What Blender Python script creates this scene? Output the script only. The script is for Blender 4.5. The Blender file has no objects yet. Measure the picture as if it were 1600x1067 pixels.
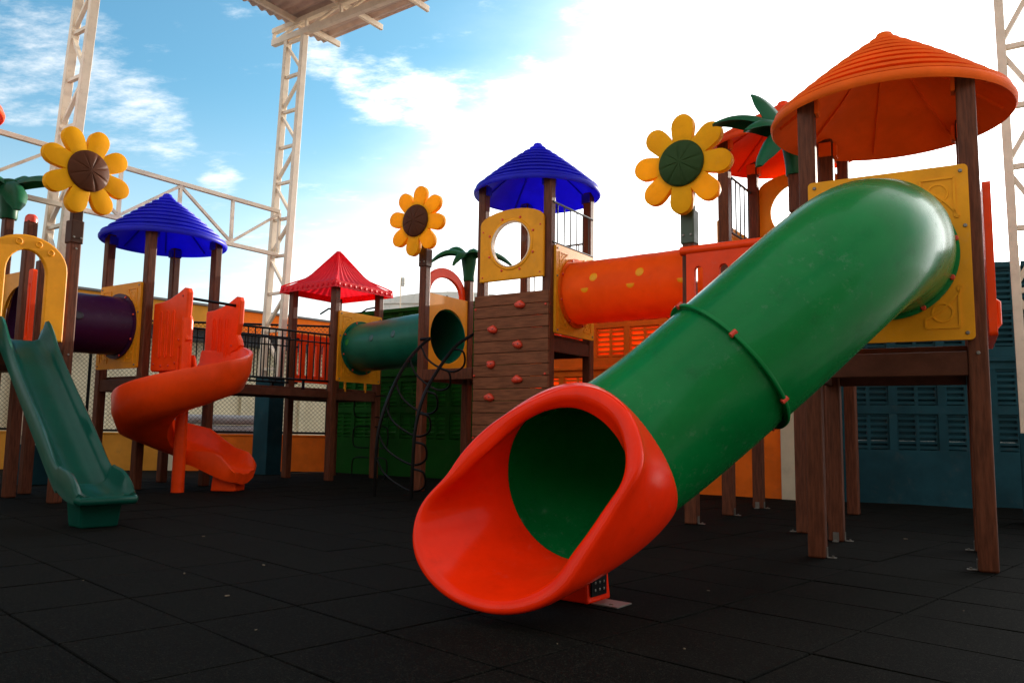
import bpy, bmesh, math, random
from mathutils import Vector, Matrix
random.seed(7)
R = math.radians
sc = bpy.context.scene

# ------------------------------------------------------------------ camera
CAM_H, FPX = 0.85, 1250.0
PITCH, ROLL = math.atan(139.0 / FPX), 0.0153
cF = Vector((0, math.cos(PITCH), math.sin(PITCH)))
cU0 = Vector((0, -math.sin(PITCH), math.cos(PITCH)))
cR = math.cos(ROLL) * Vector((1, 0, 0)) + math.sin(ROLL) * cU0
cU = math.cos(ROLL) * cU0 - math.sin(ROLL) * Vector((1, 0, 0))
cam_d = bpy.data.cameras.new('camera')
cam = bpy.data.objects.new('camera', cam_d)
sc.collection.objects.link(cam)
cam_d.sensor_width = 36.0
cam_d.lens = FPX / 1600.0 * 36.0
cam_d.clip_start, cam_d.clip_end = 0.05, 2000
m = Matrix((cR, cU, -cF)).transposed().to_4x4()
m.translation = (0, 0, CAM_H)
cam.matrix_world = m
sc.camera = cam

# ------------------------------------------------------------------ sun, sky, exposure
SUN_AZ, SUN_EL = R(37.0), R(11.5)          # clockwise from +Y, above the horizon
sun_dir = Vector((math.sin(SUN_AZ) * math.cos(SUN_EL), math.cos(SUN_AZ) * math.cos(SUN_EL), math.sin(SUN_EL)))
sl = bpy.data.lights.new('sun', 'SUN')
sl.energy, sl.angle, sl.color = 4.5, R(0.53), (1.0, 0.90, 0.76)
so = bpy.data.objects.new('sun', sl)
sc.collection.objects.link(so)
so.rotation_euler = sun_dir.to_track_quat('Z', 'Y').to_euler()
so.location = sun_dir * 60

w = bpy.data.worlds.new('World')
sc.world = w
w.use_nodes = True
nt = w.node_tree
for n in list(nt.nodes):
    nt.nodes.remove(n)


def nd(tree, typ, **kw):
    n = tree.nodes.new(typ)
    for k, v in kw.items():
        setattr(n, k, v)
    return n


def mathn(tree, op, a, b=None, c=None, clamp=False):
    n = tree.nodes.new('ShaderNodeMath')
    n.operation, n.use_clamp = op, clamp
    for i, q in enumerate((a, b, c)):
        if q is None:
            continue
        if isinstance(q, (int, float)):
            n.inputs[i].default_value = q
        else:
            tree.links.new(q, n.inputs[i])
    return n.outputs[0]


def ramp(tree, fac, lo, hi, a=0.0, b=1.0):
    n = tree.nodes.new('ShaderNodeMapRange')
    n.interpolation_type = 'SMOOTHSTEP'
    n.inputs['From Min'].default_value, n.inputs['From Max'].default_value = lo, hi
    n.inputs['To Min'].default_value, n.inputs['To Max'].default_value = a, b
    tree.links.new(fac, n.inputs['Value'])
    return n.outputs['Result']


def build_world():
    L = nt.links.new
    sky = nd(nt, 'ShaderNodeTexSky', sky_type='NISHITA', sun_disc=False)
    sky.sun_elevation, sky.sun_rotation = SUN_EL, SUN_AZ
    sky.air_density, sky.dust_density, sky.ozone_density = 1.0, 2.2, 2.5
    tc = nd(nt, 'ShaderNodeTexCoord')
    d = tc.outputs['Generated']
    sep = nd(nt, 'ShaderNodeSeparateXYZ'); L(d, sep.inputs[0])
    # flat cloud deck: direction projected on a plane overhead
    zz = mathn(nt, 'ADD', mathn(nt, 'MAXIMUM', sep.outputs[2], 0.0), 0.16)
    cx, cy = mathn(nt, 'DIVIDE', sep.outputs[0], zz), mathn(nt, 'DIVIDE', sep.outputs[1], zz)
    cmb = nd(nt, 'ShaderNodeCombineXYZ'); L(cx, cmb.inputs[0]); L(cy, cmb.inputs[1])
    mp = nd(nt, 'ShaderNodeMapping'); L(cmb.outputs[0], mp.inputs[0])
    mp.inputs['Rotation'].default_value = (0, 0, R(38)); mp.inputs['Scale'].default_value = (1.0, 1.7, 1.0)
    mp.inputs['Location'].default_value = (3.1, 0.4, 0.0)
    n1 = nd(nt, 'ShaderNodeTexNoise'); L(mp.outputs[0], n1.inputs['Vector'])
    n1.inputs['Scale'].default_value, n1.inputs['Detail'].default_value = 1.1, 7.0
    n1.inputs['Roughness'].default_value, n1.inputs['Distortion'].default_value = 0.58, 0.3
    n2 = nd(nt, 'ShaderNodeTexNoise'); L(mp.outputs[0], n2.inputs['Vector'])
    n2.inputs['Scale'].default_value, n2.inputs['Detail'].default_value = 5.0, 8.0
    n2.inputs['Roughness'].default_value = 0.68
    # how close the direction is to the sun: haze and cloud thicken towards it
    dot = nd(nt, 'ShaderNodeVectorMath', operation='DOT_PRODUCT'); L(d, dot.inputs[0]); dot.inputs[1].default_value = sun_dir
    dt = dot.outputs['Value']
    q = mathn(nt, 'ADD', dt, mathn(nt, 'MULTIPLY', mathn(nt, 'MAXIMUM', mathn(nt, 'SUBTRACT', 0.44, sep.outputs[2]), 0.0), 0.9))
    near = ramp(nt, q, 0.66, 0.92)
    # cloud banks and the long streak seen in the sky
    def pixd(x, y):
        return (cF * FPX + cR * (x - 800) - cU * (y - 533.5)).normalized()
    def bank(x, y, rad):
        p = nd(nt, 'ShaderNodeVectorMath', operation='DOT_PRODUCT'); L(d, p.inputs[0]); p.inputs[1].default_value = pixd(x, y)
        return ramp(nt, p.outputs['Value'], math.cos(R(rad)), math.cos(R(rad * .15)))
    boost = None
    for x, y, rad in ((-20, 40, 5.2), (60, 85, 4.8), (130, 130, 4.4), (200, 172, 3.8), (262, 205, 2.8), (560, 120, 2.6), (610, 140, 3.0), (665, 165, 2.8), (510, 85, 2.4), (150, 70, 2.6), (345, 280, 1.8), (30, 150, 2.6)):
        bk = bank(x, y, rad)
        boost = bk if boost is None else mathn(nt, 'MAXIMUM', boost, bk)
    cov = mathn(nt, 'ADD', mathn(nt, 'MULTIPLY', n1.outputs['Fac'], 0.62), mathn(nt, 'MULTIPLY', mathn(nt, 'SUBTRACT', n2.outputs['Fac'], 0.5), 1.35))
    cov = mathn(nt, 'ADD', cov, mathn(nt, 'MULTIPLY', boost, 0.33))
    cov = mathn(nt, 'ADD', cov, mathn(nt, 'MULTIPLY', near, 0.22))
    clouds = ramp(nt, cov, 0.44, 1.02)
    # thin white haze that thickens towards the sun and the horizon
    hz = mathn(nt, 'ADD', q, mathn(nt, 'MULTIPLY', mathn(nt, 'SUBTRACT', n1.outputs['Fac'], 0.5), 0.22))
    haze = ramp(nt, hz, 0.72, 1.05)
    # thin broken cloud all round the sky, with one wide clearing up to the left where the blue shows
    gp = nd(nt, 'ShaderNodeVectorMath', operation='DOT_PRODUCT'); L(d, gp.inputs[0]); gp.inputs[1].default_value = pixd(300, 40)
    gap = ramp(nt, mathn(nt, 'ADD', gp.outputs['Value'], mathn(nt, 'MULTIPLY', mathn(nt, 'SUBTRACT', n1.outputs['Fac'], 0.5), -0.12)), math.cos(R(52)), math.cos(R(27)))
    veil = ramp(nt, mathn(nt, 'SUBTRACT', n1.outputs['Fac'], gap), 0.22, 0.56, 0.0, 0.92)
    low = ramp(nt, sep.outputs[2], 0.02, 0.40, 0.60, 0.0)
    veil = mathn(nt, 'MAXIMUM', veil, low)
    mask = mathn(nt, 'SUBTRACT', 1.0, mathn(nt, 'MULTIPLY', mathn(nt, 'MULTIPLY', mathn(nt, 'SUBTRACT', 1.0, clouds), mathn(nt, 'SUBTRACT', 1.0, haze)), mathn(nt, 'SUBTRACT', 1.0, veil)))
    # clouds shine most where the sun is behind them
    lum = mathn(nt, 'ADD', mathn(nt, 'MULTIPLY', mathn(nt, 'ABSOLUTE', dt), 2.0), mathn(nt, 'ADD', 4.2, mathn(nt, 'MULTIPLY', mathn(nt, 'POWER', mathn(nt, 'MAXIMUM', dt, 0.0), 6.0), 13.0)))
    cc = nd(nt, 'ShaderNodeCombineColor')
    L(lum, cc.inputs[0]); L(lum, cc.inputs[1]); L(mathn(nt, 'MULTIPLY', lum, 0.99), cc.inputs[2])
    mix = nd(nt, 'ShaderNodeMix', data_type='RGBA')
    hue = nd(nt, 'ShaderNodeMix', data_type='RGBA', blend_type='MULTIPLY'); hue.inputs['Factor'].default_value = 1.0
    L(sky.outputs[0], hue.inputs[6]); hue.inputs[7].default_value = (0.66, 1.08, 1.08, 1)
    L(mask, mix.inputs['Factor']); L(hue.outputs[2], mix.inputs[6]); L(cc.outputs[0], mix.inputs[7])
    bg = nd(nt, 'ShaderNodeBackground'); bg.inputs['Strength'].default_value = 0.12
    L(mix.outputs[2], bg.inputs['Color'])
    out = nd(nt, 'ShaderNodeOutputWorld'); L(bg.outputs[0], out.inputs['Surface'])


build_world()
sc.view_settings.view_transform = 'Standard'
sc.view_settings.look = 'None'
sc.view_settings.exposure = 1.12
sc.view_settings.gamma = 1.0
sc.view_settings.use_curve_mapping = False
sc.cycles.use_denoising = True
sc.cycles.max_bounces = 6
sc.cycles.diffuse_bounces = 4
sc.cycles.glossy_bounces = 3
sc.cycles.transparent_max_bounces = 12
sc.cycles.sample_clamp_indirect = 6.0

# ------------------------------------------------------------------ helpers
COL = sc.collection


def pix(x, y, Y):
    """point on the sight line through pixel (x, y) of the 1600 px photograph at distance Y"""
    r = cF * FPX + cR * (x - 800) - cU * (y - 533.5)
    return Vector((0, 0, CAM_H)) + r * (Y / r.y)


def pixg(x, y, Z=0.0):
    r = cF * FPX + cR * (x - 800) - cU * (y - 533.5)
    return Vector((0, 0, CAM_H)) + r * ((Z - CAM_H) / r.z)


def tag(o, label=None, cat=None, group=None, kind=None):
    if label: o['label'] = label
    if cat: o['category'] = cat
    if group: o['group'] = group
    if kind: o['kind'] = kind
    return o


def thing(name, label, cat, loc=(0, 0, 0), rz=0.0, group=None):
    o = bpy.data.objects.new(name, None)
    COL.objects.link(o)
    o.location = loc
    o.rotation_euler = (0, 0, rz)
    o.empty_display_size = 0.2
    return tag(o, label, cat, group)


def inst(name, mesh, parent, M):
    o = bpy.data.objects.new(name, mesh)
    COL.objects.link(o)
    o.parent = parent
    o.matrix_local = M
    return o


class MB:
    def __init__(s):
        s.v, s.f = [], []

    def add(s, vs, fs, M=None):
        b = len(s.v)
        s.v += [tuple(M @ Vector(p)) for p in vs] if M is not None else [tuple(p) for p in vs]
        s.f += [tuple(b + i for i in q) for q in fs]
        return s

    def box(s, c, d, M=None):
        x, y, z = (q / 2 for q in d)
        vs = [(c[0] + i * x, c[1] + j * y, c[2] + k * z) for k in (-1, 1) for j in (-1, 1) for i in (-1, 1)]
        return s.add(vs, [(0, 2, 3, 1), (4, 5, 7, 6), (0, 1, 5, 4), (2, 6, 7, 3), (0, 4, 6, 2), (1, 3, 7, 5)], M)

    def bar(s, a, b, wd, ht=None, up=(0, 0, 1)):
        """rectangular bar from a to b"""
        a, b = Vector(a), Vector(b)
        ht = ht or wd
        d = (b - a)
        L = d.length
        d.normalize()
        upv = Vector(up)
        if abs(d.dot(upv)) > 0.98:
            upv = Vector((0, 1, 0))
        x = d.cross(upv).normalized()
        y = x.cross(d).normalized()
        M = Matrix((x, y, d)).transposed().to_4x4()
        M.translation = (a + b) / 2
        return s.box((0, 0, 0), (wd, ht, L), M)

    def loft(s, rings, closed=True, cap0=False, cap1=False, loop=False):
        n = len(rings[0])
        vs = [p for r in rings for p in r]
        fs = []
        k = len(rings)
        for i in range(k if loop else k - 1):
            for j in range(n if closed else n - 1):
                a, b = i * n + j, i * n + (j + 1) % n
                c, d = ((i + 1) % k) * n + (j + 1) % n, ((i + 1) % k) * n + j
                fs.append((a, b, c, d))
        if cap0: fs.append(tuple(range(n - 1, -1, -1)))
        if cap1: fs.append(tuple((k - 1) * n + j for j in range(n)))
        return s.add(vs, fs)

    def lathe(s, prof, n=48, M=None, cap0=False, cap1=False, closed=False):
        rings = [[(r * math.cos(2 * math.pi * j / n), r * math.sin(2 * math.pi * j / n), z) for j in range(n)] for r, z in prof]
        t = MB().loft(rings, True, cap0, cap1, loop=closed)
        return s.add(t.v, t.f, M)

    def tube(s, pts, r, n=10, caps=True, closed=False, squash=None):
        pts = [Vector(p) for p in pts]
        k = len(pts)
        rad = r if callable(r) else (lambda t: r)
        tang = []
        for i in range(k):
            if closed:
                d = pts[(i + 1) % k] - pts[i - 1]
            else:
                d = pts[min(i + 1, k - 1)] - pts[max(i - 1, 0)]
            tang.append(d.normalized())
        ref = Vector((0, 0, 1)) if abs(tang[0].z) < 0.9 else Vector((1, 0, 0))
        x = tang[0].cross(ref).normalized()
        rings = []
        for i in range(k):
            x = (x - tang[i] * x.dot(tang[i])).normalized()
            y = tang[i].cross(x)
            rr = rad(i / (k - 1))
            rings.append([pts[i] + (x * math.cos(2 * math.pi * j / n) + y * math.sin(2 * math.pi * j / n)) * rr for j in range(n)])
        return s.loft(rings, True, caps and not closed, caps and not closed, loop=closed)

    def mesh(s, name, bevel=0.0, seg=2, smooth=False, ang=35):
        bm = bmesh.new()
        vs = [bm.verts.new(p) for p in s.v]
        for q in s.f:
            try:
                bm.faces.new([vs[i] for i in q])
            except ValueError:
                pass
        finish(bm, bevel, seg, smooth, ang)
        me = bpy.data.meshes.new(name)
        bm.to_mesh(me)
        bm.free()
        if smooth:
            me.set_sharp_from_angle(angle=R(ang))
        return me

    def build(s, name, mat, parent=None, bevel=0.0, seg=2, smooth=False, ang=35, M=None):
        me = s.mesh(name, bevel, seg, smooth, ang)
        return link(name, me, mat, parent, M)


def finish(bm, bevel, seg, smooth, ang):
    bmesh.ops.recalc_face_normals(bm, faces=bm.faces)
    if bevel > 0:
        es = [e for e in bm.edges if len(e.link_faces) == 2 and e.calc_face_angle(0) > R(40)]
        bmesh.ops.bevel(bm, geom=es, offset=bevel, segments=seg, affect='EDGES', profile=0.5, clamp_overlap=True)
    if smooth:
        for f in bm.faces: f.smooth = True


def link(name, me, mat, parent=None, M=None):
    o = bpy.data.objects.new(name, me)
    COL.objects.link(o)
    if mat and not me.materials: me.materials.append(mat)
    o.parent = parent
    if M is not None: o.matrix_local = M
    return o


def poly_mesh(name, outer, holes, th, bevel=0.0, seg=2, smooth=False):
    """flat shape in XZ (outer loop, holes), extruded along +Y by th"""
    bm = bmesh.new()
    es = []
    for loop in [outer] + list(holes):
        vs = [bm.verts.new((x, 0, z)) for x, z in loop]
        es += [bm.edges.new((vs[i], vs[(i + 1) % len(vs)])) for i in range(len(vs))]
    bmesh.ops.triangle_fill(bm, use_beauty=True, edges=es)
    ext = bmesh.ops.extrude_face_region(bm, geom=list(bm.faces))
    bmesh.ops.translate(bm, vec=(0, th, 0), verts=[g for g in ext['geom'] if isinstance(g, bmesh.types.BMVert)])
    finish(bm, 0, seg, False, 35)
    if bevel > 0:
        es = [e for e in bm.edges if len(e.link_faces) == 2 and e.calc_face_angle(0) > R(60) and abs(e.verts[0].co.y - e.verts[1].co.y) < 1e-6]
        bmesh.ops.bevel(bm, geom=es, offset=bevel, segments=seg, affect='EDGES', profile=0.5, clamp_overlap=True)
    if smooth:
        for f in bm.faces: f.smooth = True
    me = bpy.data.meshes.new(name)
    bm.to_mesh(me)
    bm.free()
    if smooth: me.set_sharp_from_angle(angle=R(38))
    return me


def circ(cx, cz, r, n=40, a0=0.0, a1=360.0):
    full = abs(a1 - a0 - 360) < 1e-6
    k = n if full else n + 1
    return [(cx + r * math.cos(R(a0 + (a1 - a0) * i / n)), cz + r * math.sin(R(a0 + (a1 - a0) * i / n))) for i in range(k)]


def rrect(x0, z0, x1, z1, r, n=5):
    out = []
    for cx, cz, a in ((x1 - r, z0 + r, -90), (x1 - r, z1 - r, 0), (x0 + r, z1 - r, 90), (x0 + r, z0 + r, 180)):
        out += [(cx + r * math.cos(R(a + 90 * i / n)), cz + r * math.sin(R(a + 90 * i / n))) for i in range(n + 1)]
    return out


def spline(pts, k=12):
    pts = [Vector(p) for p in pts]
    P = [pts[0] * 2 - pts[1]] + pts + [pts[-1] * 2 - pts[-2]]
    out = []
    for i in range(1, len(P) - 2):
        a, b, c, d = P[i - 1:i + 3]
        for j in range(k):
            t = j / k
            out.append(0.5 * ((2 * b) + (c - a) * t + (2 * a - 5 * b + 4 * c - d) * t * t + (3 * b - a - 3 * c + d) * t ** 3))
    out.append(pts[-1])
    return out


def interp(tab, x):
    n = len(tab)
    sl = [(tab[i + 1][1] - tab[i][1]) / (tab[i + 1][0] - tab[i][0]) for i in range(n - 1)]
    for i in range(n - 1):
        (x0, y0), (x1, y1) = tab[i], tab[i + 1]
        if x <= x1:
            m0 = 0 if i == 0 else (sl[i - 1] + sl[i]) / 2
            m1 = 0 if i == n - 2 else (sl[i] + sl[i + 1]) / 2
            h = x1 - x0
            t = (x - x0) / h
            return (2 * t ** 3 - 3 * t * t + 1) * y0 + (t ** 3 - 2 * t * t + t) * h * m0 + (3 * t * t - 2 * t ** 3) * y1 + (t ** 3 - t * t) * h * m1
    return tab[-1][1]


def RZ(a, t=(0, 0, 0)):
    M = Matrix.Rotation(a, 4, 'Z')
    M.translation = t
    return M


# ------------------------------------------------------------------ materials
MATS = {}


def mat(name, rgb, rough=0.45, var=0.12, scale=6.0, bump=0.0, bscale=60.0, transl=0.0, metal=0.0, stretch=(1, 1, 1), dirt=0.0, coat=0.0, spec=0.5, dirt_rgb=(0.10, 0.085, 0.07), wear=0.0):
    if name in MATS: return MATS[name]
    mt = bpy.data.materials.new(name)
    mt.use_nodes = True
    t = mt.node_tree
    b = t.nodes['Principled BSDF']
    L = t.links.new
    b.inputs['Roughness'].default_value = rough
    b.inputs['Metallic'].default_value = metal
    b.inputs['Specular IOR Level'].default_value = spec
    if coat:
        b.inputs['Coat Weight'].default_value = coat
        b.inputs['Coat Roughness'].default_value = 0.06
    tc = nd(t, 'ShaderNodeTexCoord')
    mp = nd(t, 'ShaderNodeMapping'); mp.inputs['Scale'].default_value = stretch
    L(tc.outputs['Object'], mp.inputs[0])
    ob = nd(t, 'ShaderNodeObjectInfo')
    ofs = nd(t, 'ShaderNodeVectorMath', operation='ADD')
    sc3 = nd(t, 'ShaderNodeMath', operation='MULTIPLY'); L(ob.outputs['Random'], sc3.inputs[0]); sc3.inputs[1].default_value = 37.0
    L(mp.outputs[0], ofs.inputs[0]); L(sc3.outputs[0], ofs.inputs[1])
    n = nd(t, 'ShaderNodeTexNoise'); L(ofs.outputs[0], n.inputs['Vector'])
    n.inputs['Scale'].default_value, n.inputs['Detail'].default_value, n.inputs['Roughness'].default_value = scale, 6.0, 0.6
    lo = [c * (1 - var) for c in rgb]; hi = [min(1, c * (1 + var)) for c in rgb]
    mx = nd(t, 'ShaderNodeMix', data_type='RGBA')
    mx.inputs[6].default_value, mx.inputs[7].default_value = (*lo, 1), (*hi, 1)
    f = ramp(t, n.outputs['Fac'], 0.3, 0.7)
    L(f, mx.inputs['Factor'])
    colour = mx.outputs[2]
    if dirt > 0:
        n3 = nd(t, 'ShaderNodeTexNoise'); L(ofs.outputs[0], n3.inputs['Vector'])
        n3.inputs['Scale'].default_value, n3.inputs['Detail'].default_value, n3.inputs['Roughness'].default_value = scale * 2.3, 9.0, 0.72
        m3 = nd(t, 'ShaderNodeMix', data_type='RGBA')
        fd = mathn(t, 'MULTIPLY', ramp(t, n3.outputs['Fac'], 0.52, 0.78), dirt)
        L(fd, m3.inputs['Factor']); L(colour, m3.inputs[6]); m3.inputs[7].default_value = (*dirt_rgb, 1)
        colour = m3.outputs[2]
        L(mathn(t, 'ADD', mathn(t, 'MULTIPLY', fd, 0.35), rough), b.inputs['Roughness'])
    else:
        L(mathn(t, 'ADD', mathn(t, 'MULTIPLY', mathn(t, 'SUBTRACT', f, 0.5), 0.12), rough), b.inputs['Roughness'])
    if wear > 0:
        n5 = nd(t, 'ShaderNodeTexNoise'); L(ofs.outputs[0], n5.inputs['Vector'])
        n5.inputs['Scale'].default_value, n5.inputs['Detail'].default_value, n5.inputs['Roughness'].default_value = scale * 5.0, 12.0, 0.82
        n6 = nd(t, 'ShaderNodeTexNoise'); L(ofs.outputs[0], n6.inputs['Vector'])
        n6.inputs['Scale'].default_value, n6.inputs['Detail'].default_value = scale * .55, 3.0
        m5 = nd(t, 'ShaderNodeMix', data_type='RGBA')
        fw = mathn(t, 'MULTIPLY', mathn(t, 'MULTIPLY', ramp(t, n5.outputs['Fac'], 0.53, 0.66), ramp(t, n6.outputs['Fac'], 0.42, 0.62)), wear)
        L(fw, m5.inputs['Factor']); L(colour, m5.inputs[6]); m5.inputs[7].default_value = (*[c * .70 + .11 for c in rgb], 1)
        colour = m5.outputs[2]
    L(colour, b.inputs['Base Color'])
    if bump > 0:
        n4 = nd(t, 'ShaderNodeTexNoise'); L(mp.outputs[0], n4.inputs['Vector'])
        n4.inputs['Scale'].default_value, n4.inputs['Detail'].default_value = bscale, 4.0
        bp = nd(t, 'ShaderNodeBump'); bp.inputs['Strength'].default_value = bump; bp.inputs['Distance'].default_value = 0.01
        L(n4.outputs['Fac'], bp.inputs['Height']); L(bp.outputs[0], b.inputs['Normal'])
    if transl > 0:
        tr = nd(t, 'ShaderNodeBsdfTranslucent'); L(colour, tr.inputs['Color'])
        ms = nd(t, 'ShaderNodeMixShader'); ms.inputs[0].default_value = transl
        L(b.outputs[0], ms.inputs[1]); L(tr.outputs[0], ms.inputs[2])
        L(ms.outputs[0], t.nodes['Material Output'].inputs['Surface'])
    MATS[name] = mt
    return mt


def PL(rgb):
    return dict(bump=0.04, bscale=40, wear=0.30, dirt=0.28, dirt_rgb=(rgb[0] * .55, rgb[1] * .42, rgb[2] * .4), spec=0.18)


def pmat(name, rgb, rough=.36, transl=0.0, scale=3.0, **kw):
    q = PL(rgb); q.update(kw)
    return mat(name, rgb, rough, 0.10, scale, transl=transl, **q)


PLS = dict(bump=0.05, bscale=40, dirt=0.2, spec=0.35)
M_or = pmat('orange_plastic', (0.92, 0.058, 0.003), .32, spec=.16)
M_orhood = pmat('orange_hood_plastic', (0.92, 0.026, 0.0015), .20, bump=.015, bscale=22, dirt=.28, spec=.08, wear=.16, coat=.10)
M_orroof = pmat('orange_roof_plastic', (0.86, 0.120, 0.008), .55, transl=.05, spec=.10)
M_orroof2 = pmat('bright_orange_roof_plastic', (0.84, 0.075, 0.010), .48, transl=.30)
M_ortube = pmat('orange_tube_plastic', (1.0, 0.27, 0.02), .38, transl=.70, spec=.15)
M_ye = pmat('yellow_plastic', (0.80, 0.31, 0.006), .42)
M_yepet = pmat('yellow_petal_plastic', (0.97, 0.46, 0.004), .45, transl=.30, spec=.1)
M_gold = pmat('ochre_plate_plastic', (0.78, 0.30, 0.010), .42)
M_gr = pmat('green_slide_plastic', (0.002, 0.165, 0.034), .26, bump=.03, bscale=18, dirt=.35, spec=.11, wear=.40, coat=.07)
M_grt = pmat('green_tube_plastic', (0.004, 0.12, 0.065), .34, transl=.10)
M_teal = pmat('teal_slide_plastic', (0.002, 0.058, 0.038), .28, spec=.16, wear=.15)
M_palm = pmat('palm_green_plastic', (0.008, 0.095, 0.038), .42, transl=.06, scale=5)
M_blue = pmat('blue_roof_plastic', (0.032, 0.034, 0.72), .42, transl=.50, spec=.22, wear=.35)
M_red = pmat('red_roof_plastic', (0.88, 0.014, 0.028), .42, transl=.36)
M_purple = pmat('purple_tube_plastic', (0.040, 0.006, 0.036), .36)
M_disc = pmat('brown_disc_plastic', (0.085, 0.028, 0.013), .5, spec=.06, wear=.1)
M_discg = pmat('green_disc_plastic', (0.030, 0.060, 0.018), .5, spec=.06, wear=.1)
M_post = mat('brown_post', (0.115, 0.034, 0.015), 0.50, 0.32, 9.0, bump=0.10, bscale=30, stretch=(6, 6, 0.6), dirt=0.25, spec=.15)
M_plank = mat('brown_plank', (0.19, 0.066, 0.030), 0.6, 0.30, 7.0, bump=0.15, bscale=30, stretch=(0.7, 6, 6), dirt=0.3, spec=.10)
M_deck = mat('dark_brown_deck', (0.095, 0.032, 0.017), 0.5, 0.2, 6.0, bump=0.1, bscale=30, spec=.10)
M_sleeve = mat('dark_brown_sleeve', (0.060, 0.024, 0.014), 0.5, 0.15, 6.0, spec=.12)
M_sleeveg = mat('dark_green_sleeve', (0.030, 0.055, 0.022), 0.45, 0.15, 6.0)
M_blk = mat('black_steel', (0.003, 0.003, 0.003), 0.35, 0.15, 12.0, spec=0.12)
M_bar = mat('grey_green_bar', (0.035, 0.045, 0.045), 0.4, 0.15, 12.0)
M_steel = mat('zinc_bracket', (0.20, 0.185, 0.16), 0.4, 0.15, 12.0, metal=0.6)
M_bolt = mat('red_bolt_cap', (0.65, 0.045, 0.015), 0.4, 0.1, 9.0)
M_white = mat('cream_steel', (0.72, 0.60, 0.46), 0.5, 0.08, 5.0, dirt=0.45, dirt_rgb=(0.30, 0.20, 0.11))
M_sheet = mat('brown_grey_sheet', (0.50, 0.36, 0.29), 0.5, 0.15, 3.0, dirt=0.4)
M_wblue = mat('blue_paint_wall', (0.009, 0.046, 0.060), 0.75, 0.22, 2.0, bump=0.12, bscale=35, dirt=0.25, spec=.12)
M_wor = mat('orange_paint_wall', (0.85, 0.165, 0.012), 0.75, 0.14, 2.0, bump=0.12, bscale=35, dirt=0.2, spec=.12)
M_wgr = mat('green_paint_wall', (0.005, 0.072, 0.006), 0.75, 0.12, 2.0, bump=0.12, bscale=35, dirt=0.25, spec=.12)
M_wye = mat('ochre_paint_wall', (0.60, 0.25, 0.03), 0.75, 0.12, 2.0, bump=0.12, bscale=35, dirt=0.25, spec=.12)
M_cream = mat('cream_paint_wall', (0.62, 0.55, 0.38), 0.75, 0.10, 1.5, bump=0.1, bscale=30, dirt=0.25)
M_greyw = mat('grey_concrete_wall', (0.62, 0.62, 0.57), 0.8, 0.12, 1.0, bump=0.1, bscale=20, dirt=0.75, dirt_rgb=(0.06, 0.06, 0.055))
M_dark = mat('dark_opening', (0.02, 0.02, 0.022), 0.6, 0.2, 4.0)
M_rib = mat('grey_ribbed_metal', (0.30, 0.30, 0.31), 0.5, 0.15, 3.0, dirt=0.4)
M_tile = mat('grey_roof_tile', (0.16, 0.15, 0.14), 0.6, 0.2, 5.0)
M_conc = mat('pale_concrete_yard', (0.40, 0.38, 0.34), 0.85, 0.15, 0.6, bump=0.1, bscale=20, dirt=0.4)
M_chip = mat('pale_litter', (0.16, 0.12, 0.07), 0.7, 0.2, 12.0)


def rubber():
    mt = bpy.data.materials.new('black_rubber_tile')
    mt.use_nodes = True
    t = mt.node_tree
    b = t.nodes['Principled BSDF']
    L = t.links.new
    tc = nd(t, 'ShaderNodeTexCoord')
    geo = nd(t, 'ShaderNodeNewGeometry')
    vo = nd(t, 'ShaderNodeTexVoronoi'); vo.inputs['Scale'].default_value = 260.0; L(geo.outputs['Position'], vo.inputs['Vector'])
    n1 = nd(t, 'ShaderNodeTexNoise'); n1.inputs['Scale'].default_value = 2.2; n1.inputs['Detail'].default_value = 8; n1.inputs['Roughness'].default_value = 0.65
    L(geo.outputs['Position'], n1.inputs['Vector'])
    mx = nd(t, 'ShaderNodeMix', data_type='RGBA')
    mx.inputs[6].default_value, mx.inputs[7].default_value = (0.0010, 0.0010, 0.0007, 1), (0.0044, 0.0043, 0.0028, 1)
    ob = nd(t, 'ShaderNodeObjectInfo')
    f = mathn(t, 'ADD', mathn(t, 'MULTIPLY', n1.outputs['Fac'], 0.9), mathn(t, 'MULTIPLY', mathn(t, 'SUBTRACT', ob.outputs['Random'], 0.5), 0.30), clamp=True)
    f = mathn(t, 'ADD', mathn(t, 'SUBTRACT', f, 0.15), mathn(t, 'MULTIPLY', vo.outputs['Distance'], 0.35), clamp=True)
    L(f, mx.inputs['Factor'])
    sp_n = nd(t, 'ShaderNodeTexVoronoi'); sp_n.inputs['Scale'].default_value = 190.0; L(geo.outputs['Position'], sp_n.inputs['Vector'])
    sc_ = nd(t, 'ShaderNodeSeparateColor'); L(sp_n.outputs['Color'], sc_.inputs[0])
    m2 = nd(t, 'ShaderNodeMix', data_type='RGBA'); m2.inputs[7].default_value = (0.022, 0.021, 0.015, 1)
    L(mathn(t, 'MULTIPLY', ramp(t, sc_.outputs[0], 0.80, 1.0), 0.8), m2.inputs['Factor']); L(mx.outputs[2], m2.inputs[6])
    L(m2.outputs[2], b.inputs['Base Color'])
    b.inputs['Roughness'].default_value = 0.85
    b.inputs['Specular IOR Level'].default_value = 0.06
    bp = nd(t, 'ShaderNodeBump'); bp.inputs['Strength'].default_value = 0.5; bp.inputs['Distance'].default_value = 0.004
    L(vo.outputs['Distance'], bp.inputs['Height']); L(bp.outputs[0], b.inputs['Normal'])
    return mt


M_rub = rubber()


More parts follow.
